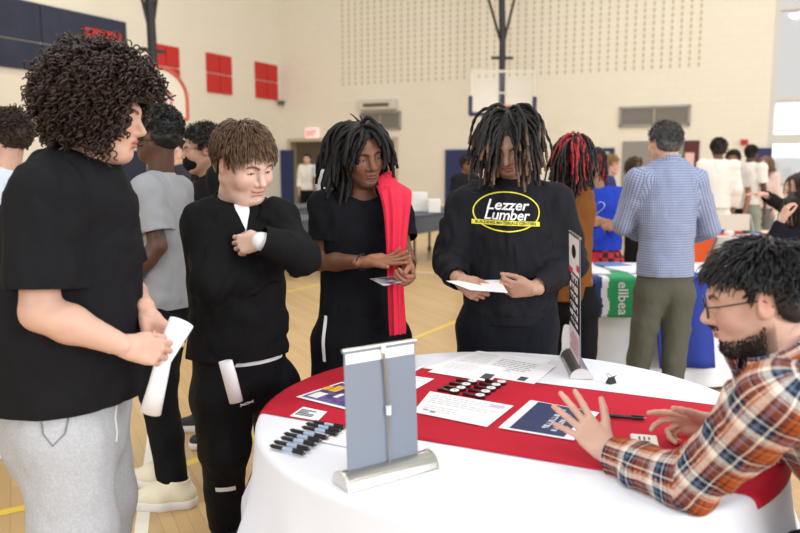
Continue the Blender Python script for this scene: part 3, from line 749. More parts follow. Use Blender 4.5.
# ---- 3: dreadlocked student with red jacket on the shoulder
def p_dreads():
    Y = 3.12; bx = P(361, 300, Y)[0]
    J = skeleton(bx, Y, (.35, -.94), 1.70, sw=.17)
    setj(J, neck=P(362, 201, Y), head=P(361, 155, Y-.04), hd=hframe((.50, -.87), 12, 9),
         shR=P(325, 206, Y-.02), elR=P(321, 262, Y-.05), wrR=P(366, 262, Y-.22), shL=P(396, 209, Y-.0), elL=P(405, 258, Y-.08), wrL=P(408, 267, Y-.22),
         chest=P(360, 240, Y), waist=P(358, 290, Y), pel=P(358, 322, Y))
    J['handR'] = (A([.98, -.25, .10]), A([.1, -.45, .9]), [.05, .12, .18, .25], .05)
    J['handL'] = (A([.05, -.75, -.45]), A([-.75, -.2, .5]), [.9, 1., 1.05, 1.1], .75)
    r = person('student with black dreadlocks, black t-shirt and bright red jacket over one shoulder', J)
    tw = (.150, .105, .142, .105, .150, .115)
    build_body(r, J, (122, 84, 64), 1.0, .92, tw, head_kw=dict(eyes='down', lips=1.35, nose=1.2, jaw=1.0, nr=.050), lipc=(126, 78, 72), beard=.35, hairc=(20, 14, 12), res=(.011, .003, .0027))
    eyes(r, J, 1.0)
    top_garment(r, 't_shirt', J, fabric('navy_black_tee', (22, 23, 30), fold=.3), tw, J['pel'][2]-.005, sleeve=.62, ar=(.066, .066), neck_r=.076, neck_off=(0, .012, .05), fold=.012, ease=.014, seed=31, sh_r=.052)
    bt = bottoms(r, 'shorts', J, fabric('black_shorts', (20, 21, 27), fold=.3), J['pel'][2]+.05, (.16, .125), (.115, .12, .1, .1), shorts=.85, seed=5)
    V2, F2 = grid2d(-.008, .008, -.12, .06, 2, 14); decal(bt, 'side_stripe', V2, F2, P(327, 330, Y-.1), A([1, 0, 0]), N_(UP+A([-.05, 0, 0])), A([.3, 1, 0]), mat('print_white', (240, 240, 242)), .003)
    for n in 'RL': shoe(r, J, n, mat('shoe_dark', (50, 50, 55)), mat('sole_white', (225, 222, 214)))
    for n, rr in (('R', .031), ('L', .030)):
        a = J['wr'+n]+N_(J['el'+n]-J['wr'+n])*.02; ax = N_(J['el'+n]-J['wr'+n]); u = N_(np.cross(ax, UP)); v = np.cross(ax, u); bm = bmesh.new()
        tube(bm, [a+rr*(math.cos(t)*u+math.sin(t)*v)-A(r.location) for t in np.linspace(0, 6.3, 22)], .0035, 6); from_bm('bracelet', bm, mat('bracelet', (30, 22, 20)), r, smooth=True)
    c, R = J['head'], J['hd']
    rt, rg = scalp_roots(150, 15, line=.016)
    fl = lambda p, t: np.c_[np.sign(p[:, 0]+1e-4)*.2, np.where(p[:, 1] > .02, -.25, -.12), 0*p[:, 0]]*(1-.5*t)
    Ls = np.where(rt[:, 1] > .035, rg.uniform(.09, .15, len(rt)), rg.uniform(.17, .235, len(rt)))
    pth = strands(c, R, 1.0, rt, rg, Ls, S=14, lift=.12, flow=fl, grav=.9, rand=.10, push=.014, pushr=.024, curl=(.003, 1.5))
    ql = (pth-c)@R; bad = ((ql[..., 1] > .055) & (ql[..., 2] < .045) & (np.abs(ql[..., 0]) < .046)).any(1); pth = pth[~bad]
    sp = c+R@A([-.02, -.02, .115]); spike = A([[sp+A([-.006*i-.002*i*i*.3, .0, .009*i]) for i in range(6)], [sp+A([.012-.004*i, .01, .0075*i]) for i in range(6)]])
    hm = hair_mat('black', (24, 20, 20), .6, .3)
    hair_obj(r, [hair_cap(c, R, 1.0, .014, line=.010, noise=.004), tubes(pth, np.linspace(.0105, .0068, 14)*(1+.18*np.sin(np.arange(14)*2.4)), 7), tubes(spike, np.linspace(.006, .002, 6), 6)], hm, 'dreadlocks')
    bm = bmesh.new()
    for q in ((-.083, .012, -.045), (-.09, .0, -.058)):
        bmesh.ops.create_uvsphere(bm, u_segments=10, v_segments=8, radius=.009, matrix=Matrix.Translation(Vector(c+R@A(q)-A(r.location)))@Matrix.Diagonal((.8, .8, 1.5, 1)))
    from_bm('hair_bead', bm, mat('bead_pale', (214, 196, 150), .3), r, smooth=True)
    # red jacket draped over the left shoulder
    jm = fabric('red_jacket', (212, 46, 72), .8, fold=.4)
    def pts(lst): return [P(*q) for q in lst]
    Yj = Y-.13
    rows = [pts([(372, 186, Y+.06), (380, 181, Y+.05), (392, 182, Y+.08), (404, 190, Y+.12)]), pts([(375, 184, Y-.06), (385, 178, Y-.03), (398, 180, Y+.0), (412, 189, Y+.05)]),
            pts([(379, 192, Yj-.03), (390, 189, Yj-.03), (401, 191, Yj+.01), (412, 196, Yj+.08)]), pts([(384, 212, Yj-.04), (393, 210, Yj-.055), (402, 210, Yj-.03), (410, 212, Yj+.04)]),
            pts([(386, 240, Yj-.06), (393, 239, Yj-.07), (400, 238, Yj-.05), (407, 238, Yj-.0)]), pts([(387, 270, Yj-.07), (393, 270, Yj-.085), (399, 269, Yj-.06), (403, 268, Yj-.03)]),
            pts([(388, 300, Yj-.06), (394, 300, Yj-.085), (400, 300, Yj-.05), (404, 300, Yj-.02)]), pts([(389, 338, Yj-.04), (395, 337, Yj-.08), (402, 336, Yj-.05), (407, 335, Yj-.01)])]
    fine = []
    for k, rw in enumerate(rows):
        rw = A(rw); u = np.linspace(0, 3, 11); q = A([rw[int(min(v, 2.999))]*(1-(v-int(min(v, 2.999))))+rw[int(min(v, 2.999))+1]*(v-int(min(v, 2.999))) for v in u])
        q[:, 1] += (.014 if k > 1 else .006)*np.cos(np.arange(11)*2.2+k*.35); fine.append(list(q))
    rows = fine
    o = loft('jacket', 'red', rows, jm, 2, .006); o['label'] = ''; del o['label']
    tag(o, "bright red jacket hanging down the front of the dreadlocked student's shoulder", 'jacket')
    rows = [pts([(376, 178, Y-.06), (385, 171, Y-.03), (393, 170, Y+.04)]), pts([(378, 186, Y-.10), (388, 181, Y-.10), (398, 180, Y-.03)]), pts([(384, 191, Y-.11), (391, 190, Y-.13), (399, 189, Y-.09)])]
    h = loft('hood', 'red', rows, jm); h.parent = o
    card = bmesh.new(); V = pts([(370, 279, Y-.30), (394, 276, Y-.22), (408, 281, Y-.31), (384, 286, Y-.40)])
    prism(card, V, (0, 0, .0012))
    o = from_bm('card', card, mat('card_dark', (70, 64, 74), .3, var=((215, 212, 216), 22))); tag(o, 'dark glossy photo card held by the student with the red jacket', 'card')
def loft(name, key, rows, m, sub=3, thick=.012):
    bm = bmesh.new(); g = [[bm.verts.new(Vector(p)) for p in r] for r in rows]
    for a, b in zip(g[:-1], g[1:]):
        for i in range(len(a)-1): bm.faces.new((a[i], a[i+1], b[i+1], b[i]))
    o = from_bm(name, bm, m, smooth=True)
    s = o.modifiers.new('s', 'SOLIDIFY'); s.thickness = thick; s.offset = 0
    d = o.modifiers.new('d', 'SUBSURF'); d.levels = sub; d.render_levels = sub
    return o
# ---- 4: student reading, printed charcoal sweatshirt
def p_reader():
    Y = 3.3; bx = P(508, 300, Y)[0]
    J = skeleton(bx, Y, (-.04, -1), 1.80, sw=.2)
    setj(J, neck=P(511, 184, Y+.02), head=P(509, 142, Y-.08), hd=hframe((-.26, -.96), 33, 0),
         shR=P(468, 205, Y), elR=P(449, 262, Y-.02), wrR=P(461, 281, Y-.26), shL=P(556, 204, Y), elL=P(571, 264, Y-.02), wrL=P(532, 289, Y-.25),
         chest=P(511, 232, Y), waist=P(511, 280, Y), pel=P(510, 312, Y))
    J['handR'] = (A([.55, -.55, -.35]), A([.35, .75, -.1]), [1.0, 1.15, 1.25, 1.3], .8)
    J['handL'] = (A([-.9, -.30, .05]), A([-.1, .85, .25]), [.85, .95, 1.05, 1.1], .8)
    r = person('student with twisted locs hiding the face, printed charcoal sweatshirt, reading a paper', J)
    tw = (.20, .145, .195, .145, .195, .15)
    build_body(r, J, 'tan', 1.04, 1.1, tw, head_kw=dict(eyes='down', lips=1.2, nose=1.1), beard=.4, lipc=(170, 100, 92))
    eyes(r, J, 1.04)
    sw = top_garment(r, 'sweatshirt', J, fabric('charcoal', (37, 38, 44), fold=.35), tw, J['pel'][2]+.01, sleeve=1.9, ar=(.090, .080, .066, .046), neck_r=.080, neck_off=(0, .014, .05), fold=.015, ease=.014, seed=41)
    V, Q = extract([Tor([(J['pel']+UP*.0, .203, .158), (J['pel']-UP*.05, .195, .15)], J['br'], J['bf'])], .01); V, Q = clip(V, Q, np.abs(V[:, 2]-J['pel'][2]+.005)-.028)
    mk('waistband', V, Q, fabric('charcoal', (37, 38, 44)), sw, off=r.location, solid=.004)
    bottoms(r, 'trousers', J, fabric('navy_trousers', (27, 30, 40), fold=.3), J['pel'][2]+.04, (.19, .145), (.125, .105, .09, .08), seed=6)
    for n in 'RL': shoe(r, J, n, mat('shoe_dark', (50, 50, 55)), mat('sole_white', (225, 222, 214)))
    # printed emblem
    org = P(507.5, 212, Y-.15); ux = A([1, 0, 0.]); mpx = (Y-.12)/F_PX; dd = A([0, 1., 0]); tl = N_(A([1, 0, -.035])); tu = N_(A([.035, 0, 1]))
    yl = mat('print_yellow', (232, 224, 60)); wh = mat('print_white', (240, 240, 242))
    V2, F2 = ring2d(33.5*mpx, 20.0*mpx, 1.25*mpx, 64); decal(sw, 'emblem_ring', V2, F2, org, tl, tu, dd, yl, .004)
    V2, F2 = text_mesh('Lezzer', 15*mpx, .25, .0011, .01); V2 = V2*A([1.02, .95])+A([0, 6.2*mpx]); decal(sw, 'emblem_word', V2, F2, org, tl, tu, dd, wh, .004)
    V2, F2 = text_mesh('Lumber', 15*mpx, .25, .0011, .01); V2 = V2*A([.93, .95])+A([-.5*mpx, -3.6*mpx]); decal(sw, 'emblem_word', V2, F2, org, tl, tu, dd, wh, .004)
    V2, F2 = grid2d(-34*mpx, 33*mpx, -13.4*mpx, -8.8*mpx, 24, 2); decal(sw, 'emblem_band', V2, F2, org, tl, tu, dd, yl, .005)
    V2, F2 = text_mesh('BUILDING MATERIALS CENTERS', 4.1*mpx, .0, .0005, .008); V2 = V2*A([1.0, 1])+A([-.5*mpx, -11.1*mpx])
    sc_ = 60*mpx/np.ptp(V2[:, 0]); V2 = V2*A([sc_, 1]); decal(sw, 'emblem_lettering', V2, F2, org, tl, tu, dd, mat('print_dark', (60, 60, 40)), .0062)
    c, R = J['head'], J['hd']; s = 1.04
    rt, rg = scalp_roots(270, 25, line=.012)
    def fl(p, t):
        side = np.where(p[:, 0] > .005, 1., -1.)
        return np.c_[side*np.where(p[:, 1] > 0, .22, .12), np.where(p[:, 1] > .0, .30, -.10), 0*side]*(1-.6*t)
    Ls = rg.uniform(.15, .225, len(rt)); Ls = np.where(rt[:, 2] > .07, Ls+.03, Ls)
    pth = strands(c, R, s, rt, rg, Ls, S=22, lift=.12, flow=fl, grav=.9, rand=.10, push=.014, pushr=.022, curl=(.002, 2))
    ql = ((pth-c)@R)/s; bad = ((ql[..., 1] > .05) & (ql[..., 2] < .045) & (ql[..., 2] > -.085) & (ql[..., 0] > -.040) & (ql[..., 0] < .024)).any(1); pth = pth[~bad]; rt = rt[~bad]
    t = np.linspace(0, 1, 22); rad = np.linspace(.0082, .0055, 22)*(1+.24*np.sin(np.arange(22)*2.1))
    Vh, Qh = tubes(pth, rad, 6); tt = np.repeat(np.tile(t, len(rt)), 6); rnd = np.repeat(rg.uniform(0, 1, len(rt)), 22*6)
    w = np.clip((tt-.72)/.25, 0, 1)*(rnd > .45); cc = A(lin((30, 27, 27)))*(1-w[:, None])+A(lin((112, 84, 62)))*w[:, None]
    Vc, Qc = hair_cap(c, R, s, .016, line=.008, noise=.005); V, Fc = merge([(Vc, Qc), (Vh, Qh)])
    mk('locs', V, Fc, mat('hair_locs', (30, 27, 27), .6, spec=.3, attr='Col'), r, off=r.location, col=np.r_[np.tile(A(lin((26, 23, 23))), (len(Vc), 1)), cc])
    bm = bmesh.new(); V = [P(446, 281, Y-.30), P(500, 280, Y-.22), P(508, 293, Y-.36), P(470, 290, Y-.42)]
    prism(bm, V, (0, 0, .001)); o = from_bm('paper_sheet', bm, paper_print()); tag(o, 'white sheet held in both hands of the student in the printed sweatshirt', 'paper')
# ---- 5: seated man in plaid
def plaid_mat():
    m = bpy.data.materials.new('plaid_flannel'); m.use_nodes = True; nt = m.node_tree; b = nt.nodes['Principled BSDF']; b.inputs['Roughness'].default_value = .9; b.inputs['Specular IOR Level'].default_value = .15
    uv = nt.nodes.new('ShaderNodeUVMap'); sp = nt.nodes.new('ShaderNodeSeparateXYZ'); nt.links.new(uv.outputs['UV'], sp.inputs[0])
    O, Nv, W, Bk, Pk = (158, 78, 38), (32, 40, 60), (224, 216, 206), (30, 24, 26), (190, 134, 104)
    BL = (92, 110, 134)
    seq = [(0, O), (.12, Bk), (.16, O), (.23, Nv), (.31, W), (.345, Nv), (.46, BL), (.52, Nv), (.58, W), (.70, Pk), (.735, W), (.76, O), (.87, Bk), (.90, Pk), (.94, O)]
    def chan(out):
        k = nt.nodes.new('ShaderNodeMath'); k.operation = 'DIVIDE'; k.inputs[1].default_value = .098; nt.links.new(sp.outputs[out], k.inputs[0])
        f = nt.nodes.new('ShaderNodeMath'); f.operation = 'FRACT'; nt.links.new(k.outputs[0], f.inputs[0])
        r = nt.nodes.new('ShaderNodeValToRGB'); r.color_ramp.interpolation = 'CONSTANT'; e = r.color_ramp.elements
        e[0].position = 0; e[0].color = lin(seq[0][1])+(1,); e[1].position = seq[1][0]; e[1].color = lin(seq[1][1])+(1,)
        for p_, c_ in seq[2:]:
            q = e.new(p_); q.color = lin(c_)+(1,)
        nt.links.new(f.outputs[0], r.inputs['Fac']); return r
    a, c = chan('X'), chan('Y')
    # twill: alternate warp and weft on a fine diagonal
    ad = nt.nodes.new('ShaderNodeMath'); ad.operation = 'ADD'; nt.links.new(sp.outputs['X'], ad.inputs[0]); nt.links.new(sp.outputs['Y'], ad.inputs[1])
    mu = nt.nodes.new('ShaderNodeMath'); mu.operation = 'MULTIPLY'; mu.inputs[1].default_value = 700; nt.links.new(ad.outputs[0], mu.inputs[0])
    fr = nt.nodes.new('ShaderNodeMath'); fr.operation = 'FRACT'; nt.links.new(mu.outputs[0], fr.inputs[0])
    gt = nt.nodes.new('ShaderNodeMath'); gt.operation = 'GREATER_THAN'; gt.inputs[1].default_value = .5; nt.links.new(fr.outputs[0], gt.inputs[0])
    mx = nt.nodes.new('ShaderNodeMixRGB'); nt.links.new(gt.outputs[0], mx.inputs['Fac']); nt.links.new(a.outputs['Color'], mx.inputs[1]); nt.links.new(c.outputs['Color'], mx.inputs[2])
    nt.links.new(mx.outputs[0], b.inputs['Base Color']); return m
def p_plaid():
    x0 = 1.16
    J = skeleton(x0, 1.62, (-1, .08), 1.76, sw=.18)
    setj(J, pel=A([1.20, 1.62, .56]), waist=A([1.14, 1.62, .72]), chest=A([1.00, 1.64, .90]), neck=P(783, 361, 1.67), head=P(756, 298, 1.70), hd=hframe((-.95, .30), 12, 0),
         shL=P(776, 400, 1.475), elL=PZ(692, 484, .805), wrL=PZ(609, 453, .795), shR=A([.90, 1.86, 1.03]), elR=PZ(778, 436, .82), wrR=PZ(711, 423, .805))
    J['shL'][2] -= .0
    for n, sg in (('R', 1), ('L', -1)):
        J['hip'+n] = A([1.18, 1.62+.09*sg, .53]); J['kn'+n] = A([.76, 1.62+.12*sg, .50]); J['an'+n] = A([.74, 1.62+.13*sg, .085]); J['ft'+n] = A([-1, 0, 0])
    J['handL'] = (A([-.115, .085, .115]), A([.15, .80, -.50]), [.18, .10, .14, .22], .0, dict(spread=.20, pip=.8))
    J['handR'] = (A([-1, .12, .02]), A([-.05, -.8, -.35]), [.12, .35, .75, .85], .25)
    r = person('man with black hair, glasses and beard in orange plaid shirt seated at the table', J)
    tw = (.175, .125, .165, .13, .17, .14)
    build_body(r, J, 'light', 1.04, .95, tuple(v-.03 for v in tw), head_kw=dict(eyes='open', nose=1.05), beard=.95, hairc=(22, 18, 18), res=(.011, .003, .0025), hand_sc=1.0)
    eyes(r, J, 1.04)
    top_garment(r, 'plaid_shirt', J, plaid_mat(), tw, .56, sleeve=1.93, ar=(.086, .066, .054, .042), neck_r=.078, neck_off=(0, .012, .028), fold=.013, ease=.012, seed=51, uv=True, res=.008)
    # collar
    nk, bf = J['neck'], J['bf']; ax = N_(UP+bf*.55); X = N_(np.cross(ax, bf)); Yv = np.cross(ax, X); bm = bmesh.new(); rows = []
    for z, rad in ((-.02, .076), (.028, .070), (.036, .076), (.012, .092), (-.012, .106)):
        rows.append([bm.verts.new(Vector(nk+ax*(z+.018)+(-Yv*math.cos(a)+X*math.sin(a))*rad-A(r.location))) for a in [math.radians(20+320*i/40) for i in range(41)]])
    fs = []
    for j, (a_, b_) in enumerate(zip(rows[:-1], rows[1:])):
        for i in range(40): fs.append((bm.faces.new((a_[i], a_[i+1], b_[i+1], b_[i])), i, j))
    uvl = bm.loops.layers.uv.new('UVMap'); jj = [0, .03, .045, .085, .10]
    for f, i, j in fs:
        for l, (di, dj) in zip(f.loops, ((0, 0), (1, 0), (1, 1), (0, 1))): l[uvl].uv = ((i+di)*.011, jj[j+dj])
    from_bm('collar', bm, bpy.data.materials['plaid_flannel'], r, smooth=True).modifiers.new('t', 'SOLIDIFY').thickness = .004
    bottoms(r, 'trousers', J, fabric('dark_jeans', (34, 38, 50)), .64, (.16, .135), (.105, .085, .07, .065), seed=9)
    for n in 'RL': shoe(r, J, n, mat('shoe_dark', (50, 50, 55)), mat('sole_white', (225, 222, 214)))
    # watch
    a = J['wrR']+N_(J['elR']-J['wrR'])*.02; axx = N_(J['elR']-J['wrR']); u = N_(np.cross(axx, UP)); v = np.cross(axx, u); bm = bmesh.new()
    tube(bm, [a+.033*(math.cos(t)*u+math.sin(t)*v*.9)-A(r.location) for t in np.linspace(0, 6.3, 26)], .008, 6); from_bm('watch', bm, mat('watch_black', (24, 24, 26), .3), r, smooth=True)
    # hair swept back from the forehead
    c, R = J['head'], J['hd']; s = 1.04; rt, rg = scalp_roots(2600, 35, line=.0)
    def flow(p, t):
        v = p-A([.01, -.06, .11]); v[:, 2] = 0; v /= np.linalg.norm(v, axis=1, keepdims=True)+1e-6
        return (v*.9+A([0, .25, .1])*(p[:, 1:2] > .0))*(1-t)**1.2
    pth = strands(c, R, s, rt, rg, np.where(rt[:, 2] > .055, rg.uniform(.03, .055, len(rt)), np.where((np.abs(rt[:, 0]) > .045) & (rt[:, 1] > -.055) & (rt[:, 1] < .03) & (rt[:, 2] < .06), .007, rg.uniform(.016, .032, len(rt)))), S=8, lift=.14, flow=flow, grav=.45, rand=.13, push=.008, pushr=.010)
    hair_obj(r, [hair_cap(c, R, s, .010, line=.003), tubes(pth, np.linspace(.0026, .0009, 8), 4)], hair_mat('black_gloss', (20, 18, 20), .35, .5))
    hp = head_prims(c, R, s, neck=J['neck']-UP*.04); Vb, Qb = extract(hp, .004); q = ((Vb-c)@R)/s; x_, y_, z_ = np.abs(q[:, 0]), q[:, 1], q[:, 2]
    ln = np.interp(y_, [-.01, .02, .05, .08, .1], [-.040, -.062, -.074, -.078, -.078]); mk_ = ((z_ < ln) & (y_ > 0) & (z_ > -.125)) | ((np.abs(z_+.049) < .005) & (y_ > .08) & (x_ < .028))
    rb = q[mk_]; rgb_ = np.random.default_rng(3); rb = rb[rgb_.integers(0, len(rb), 1000)]; dv = N_([0, .5, -1.]); nr_ = rb-A([0, .02, -.05]); nr_ /= np.linalg.norm(nr_, axis=1, keepdims=True)
    ps = np.stack([rb+(nr_*.5+A([0, .15, -.6])+rgb_.normal(size=rb.shape)*.25)*(.0017*k) for k in range(4)], 1)
    hair_obj(r, [tubes(c+s*(ps@R.T), np.linspace(.0016, .0006, 4), 4)], hair_mat('beard', (30, 23, 20), .5), 'beard')
    # glasses
    g = bmesh.new(); gm = mat('glasses_frame', (40, 36, 36), .3); L = lambda x, y, z: c+s*(R@A([x, y, z]))-A(r.location)
    for sg in (1, -1):
        ring = [L(sg*.034+.024*math.cos(t)*(1 if sg > 0 else -1), .106-abs(.4*(.024*math.cos(t)))*0.3, -.004+.019*math.sin(t)) for t in np.linspace(0, 6.2832, 26)]
        tube(g, ring, .0017, 6, caps=False)
        tube(g, [L(sg*.058, .103, .004), L(sg*.078, .08, .006), L(sg*.0805, .02, .008), L(sg*.081, -.006, .006), L(sg*.08, -.022, -.010)], .0018, 6)
    tube(g, [L(-.010, .107, .0), L(0, .110, .003), L(.010, .107, .0)], .0018, 6); gl = from_bm('glasses', g, gm, r, smooth=True)
    gl_m = lens_mat(); bm = bmesh.new()
    for sg in (1, -1):
        bm.faces.new([bm.verts.new(Vector(L(sg*.034+.0235*math.cos(t), .1055, -.004+.0185*math.sin(t)))) for t in np.linspace(0, 6.2832, 25)[:-1]])
    from_bm('lens', bm, gl_m, gl)
    # chair
    ch = thing('folding_chair', 'black folding chair under the seated man in the plaid shirt', 'chair', (1.20, 1.62, 0)); bk = mat('chair_black', (26, 26, 28), .4)
    bm = bmesh.new(); box(bm, (-.02, 0, .43), (.42, .42, .025), bev=.01); from_bm('seat', bm, bk, ch)
    bm = bmesh.new(); box(bm, (.235, 0, .72), (.02, .42, .22), Matrix.Rotation(math.radians(10), 3, 'Y'), .008); from_bm('backrest', bm, bk, ch)
    for sg in (1, -1):
        bm = bmesh.new(); tube(bm, [(-.26, sg*.22, .0), (.06, sg*.22, .42), (.255, sg*.22, .83)], .012, 8); from_bm('leg', bm, bk, ch, smooth=True)
        bm = bmesh.new(); tube(bm, [(.26, sg*.19, .0), (-.1, sg*.19, .42)], .012, 8); from_bm('leg', bm, bk, ch, smooth=True)
def lens_mat(f=.10, ro=.03):
    m = bpy.data.materials.new('lens_glass'); m.use_nodes = True; nt = m.node_tree; nt.nodes.clear()
    o = nt.nodes.new('ShaderNodeOutputMaterial'); mx = nt.nodes.new('ShaderNodeMixShader'); t = nt.nodes.new('ShaderNodeBsdfTransparent'); g = nt.nodes.new('ShaderNodeBsdfGlossy')
    g.inputs['Roughness'].default_value = ro; mx.inputs[0].default_value = f
    nt.links.new(t.outputs[0], mx.inputs[1]); nt.links.new(g.outputs[0], mx.inputs[2]); nt.links.new(mx.outputs[0], o.inputs['Surface']); return m
# ------------------------------------------------------------------ round table and what lies on it
TZ = .755; TC = A([.335, 2.24]); TR = .765
def cloth_pt(x, y, off=0.0, rr=.02):
    """flat cloth coordinate (relative to the table centre) -> point on table top, over the rim and down in folds"""
    rho = math.hypot(x, y); th = math.atan2(y, x); R = TR-rr
    if rho <= R: return A([TC[0]+x, TC[1]+y, TZ+off])
    s = rho-R; q = rr*math.pi/2
    if s < q:
        a = s/rr; r = R+rr*math.sin(a)+off*math.sin(a); z = TZ-rr+rr*math.cos(a)+off*math.cos(a)
    else:
        d = s-q; k = min(d/.3, 1); f = .5+.5*math.sin(th*17+1.3*math.sin(th*3))
        f = f*.8+.2*(.5+.5*math.sin(th*31+2)); r = TR+off+(.012+.055*f)*k*k+.02*k; z = TZ-rr-d
    return A([TC[0]+r*math.cos(th), TC[1]+r*math.sin(th), z])
def build_table():
    t = thing('round_table', 'round banquet table standing under the white cloth', 'table', (TC[0], TC[1], 0))
    bm = bmesh.new(); cyl(bm, (0, 0, TZ-.022), TR-.006, .03, 64); from_bm('tabletop', bm, mat('table_ply', (190, 165, 130)), t, smooth=True)
    for a in range(4):
        an = math.radians(45+90*a); bm = bmesh.new(); tube(bm, [(.42*math.cos(an), .42*math.sin(an), TZ-.037), (.45*math.cos(an), .45*math.sin(an), 0)], .014, 8); from_bm('leg', bm, mat('leg_steel', (120, 122, 125), .35, .8), t, smooth=True)
    V, Fc = [], []; nr, na = 74, 240; rmax = TR+.66
    rs = np.r_[np.linspace(.02, TR-.06, 22), np.linspace(TR-.05, TR+.03, 18), np.linspace(TR+.045, rmax, nr-40)]
    for r_ in rs:
        for a in range(na):
            th = 2*math.pi*a/na; V.append(cloth_pt(r_*math.cos(th), r_*math.sin(th)))
    V = A(V); V[:, 2] += .0012*vnoise(V*9, 3)*(V[:, 2] > TZ-.01)
    for i in range(nr-1):
        for a in range(na): Fc.append((i*na+a, i*na+(a+1) % na, (i+1)*na+(a+1) % na, (i+1)*na+a))
    Fc.append(tuple(range(na))[::-1])
    o = mk('tablecloth', V, Fc, mat('white_cloth', (228, 231, 240), .85, spec=.1, bump=(6, .12, .02)), solid=0)
    tag(o, 'white tablecloth draped over the round table in front', 'tablecloth')
    # red runner
    a, b = PZ(425, 369.5, TZ)[:2]-TC, PZ(700, 404, TZ)[:2]-TC; c, d = PZ(416, 439.6, TZ)[:2]-TC, PZ(565, 465, TZ)[:2]-TC
    u = N_(N_(b-a)+N_(d-c)); n = A([-u[1], u[0]]); t1 = ((a+b)/2)@n; t0 = ((c+d)/2)@n
    V, Fc = [], []; ns, ntt = 150, 26; ss = np.linspace(-1.0, math.sqrt(TR**2-t0**2)+.05, ns+1)
    for j in range(ntt+1):
        tt = t0+(t1-t0)*j/ntt
        ss = np.linspace(-1.0, math.sqrt((TR+.022)**2-tt**2), ns+1)
        for s_ in ss:
            q = u*s_+n*tt; V.append(cloth_pt(q[0], q[1], .0035))
    for j in range(ntt):
        for i in range(ns): k = j*(ns+1)+i; Fc.append((k, k+1, k+ns+2, k+ns+1))
    o = mk('table_runner', V, Fc, mat('red_runner', (184, 32, 52), .8, spec=.15, bump=(9, .2, .015)), solid=.0015)
    tag(o, 'red runner laid across the white tablecloth of the round table', 'table runner')
    return u
def flat(name, label, cat, corners, m, z=.0065, th=.0010, group=None, parts=None, nx=10):
    """thin sheet on the table from its four pixel corners (in order round the sheet)"""
    Q = [PZ(px, py, TZ+z) for px, py in corners]
    bm = bmesh.new(); prism(bm, Q, (0, 0, th)); o = from_bm(name, bm, m); tag(o, label, cat, group)
    def at(s, t): return Q[0]*(1-s)*(1-t)+Q[1]*s*(1-t)+Q[2]*s*t+Q[3]*(1-s)*t
    for p in (parts or []):
        nm, rects, mm = p[0], p[1], p[2]; dz = p[3] if len(p) > 3 else .0006
        V, Fc = [], []
        for (s0, t0, s1, t1) in rects:
            k = len(V); V += [at(s0, t0)+UP*(th+dz), at(s1, t0)+UP*(th+dz), at(s1, t1)+UP*(th+dz), at(s0, t1)+UP*(th+dz)]; Fc.append((k, k+1, k+2, k+3))
        mk(nm, V, Fc, mm, o, smooth=False)
    return o, at
def lines(seed, s0, s1, t0, t1, n, h):
    r = random.Random(seed); out = []
    for i in range(n):
        t = t0+(t1-t0)*i/n; x = s0
        e = s1-(s1-s0)*r.choice([0, 0, .1, .4])
        while x < e-.02:
            w = min(r.uniform(.03, .1), e-x); out.append((x, t, x+w, t+h)); x += w+.015
    return out
def text_on(o, at, name, s, m, c, w, h, flip=False, up=(0, -1), th=.0018, rot=0):
    """text on a sheet: c centre in (s,t), w width along s, h height along t; rot in quarter turns"""
    V2, F2 = text_mesh(s, 1.0); V2 = V2-(V2.max(0)+V2.min(0))/2; V2 = V2/np.ptp(V2, axis=0)
    W = []
    for a, b in V2:
        for _ in range(rot): a, b = -b, a
        W.append(at(c[0]+a*w, c[1]-b*h)+UP*th)
    mk(name, W, F2, m, o, smooth=False)
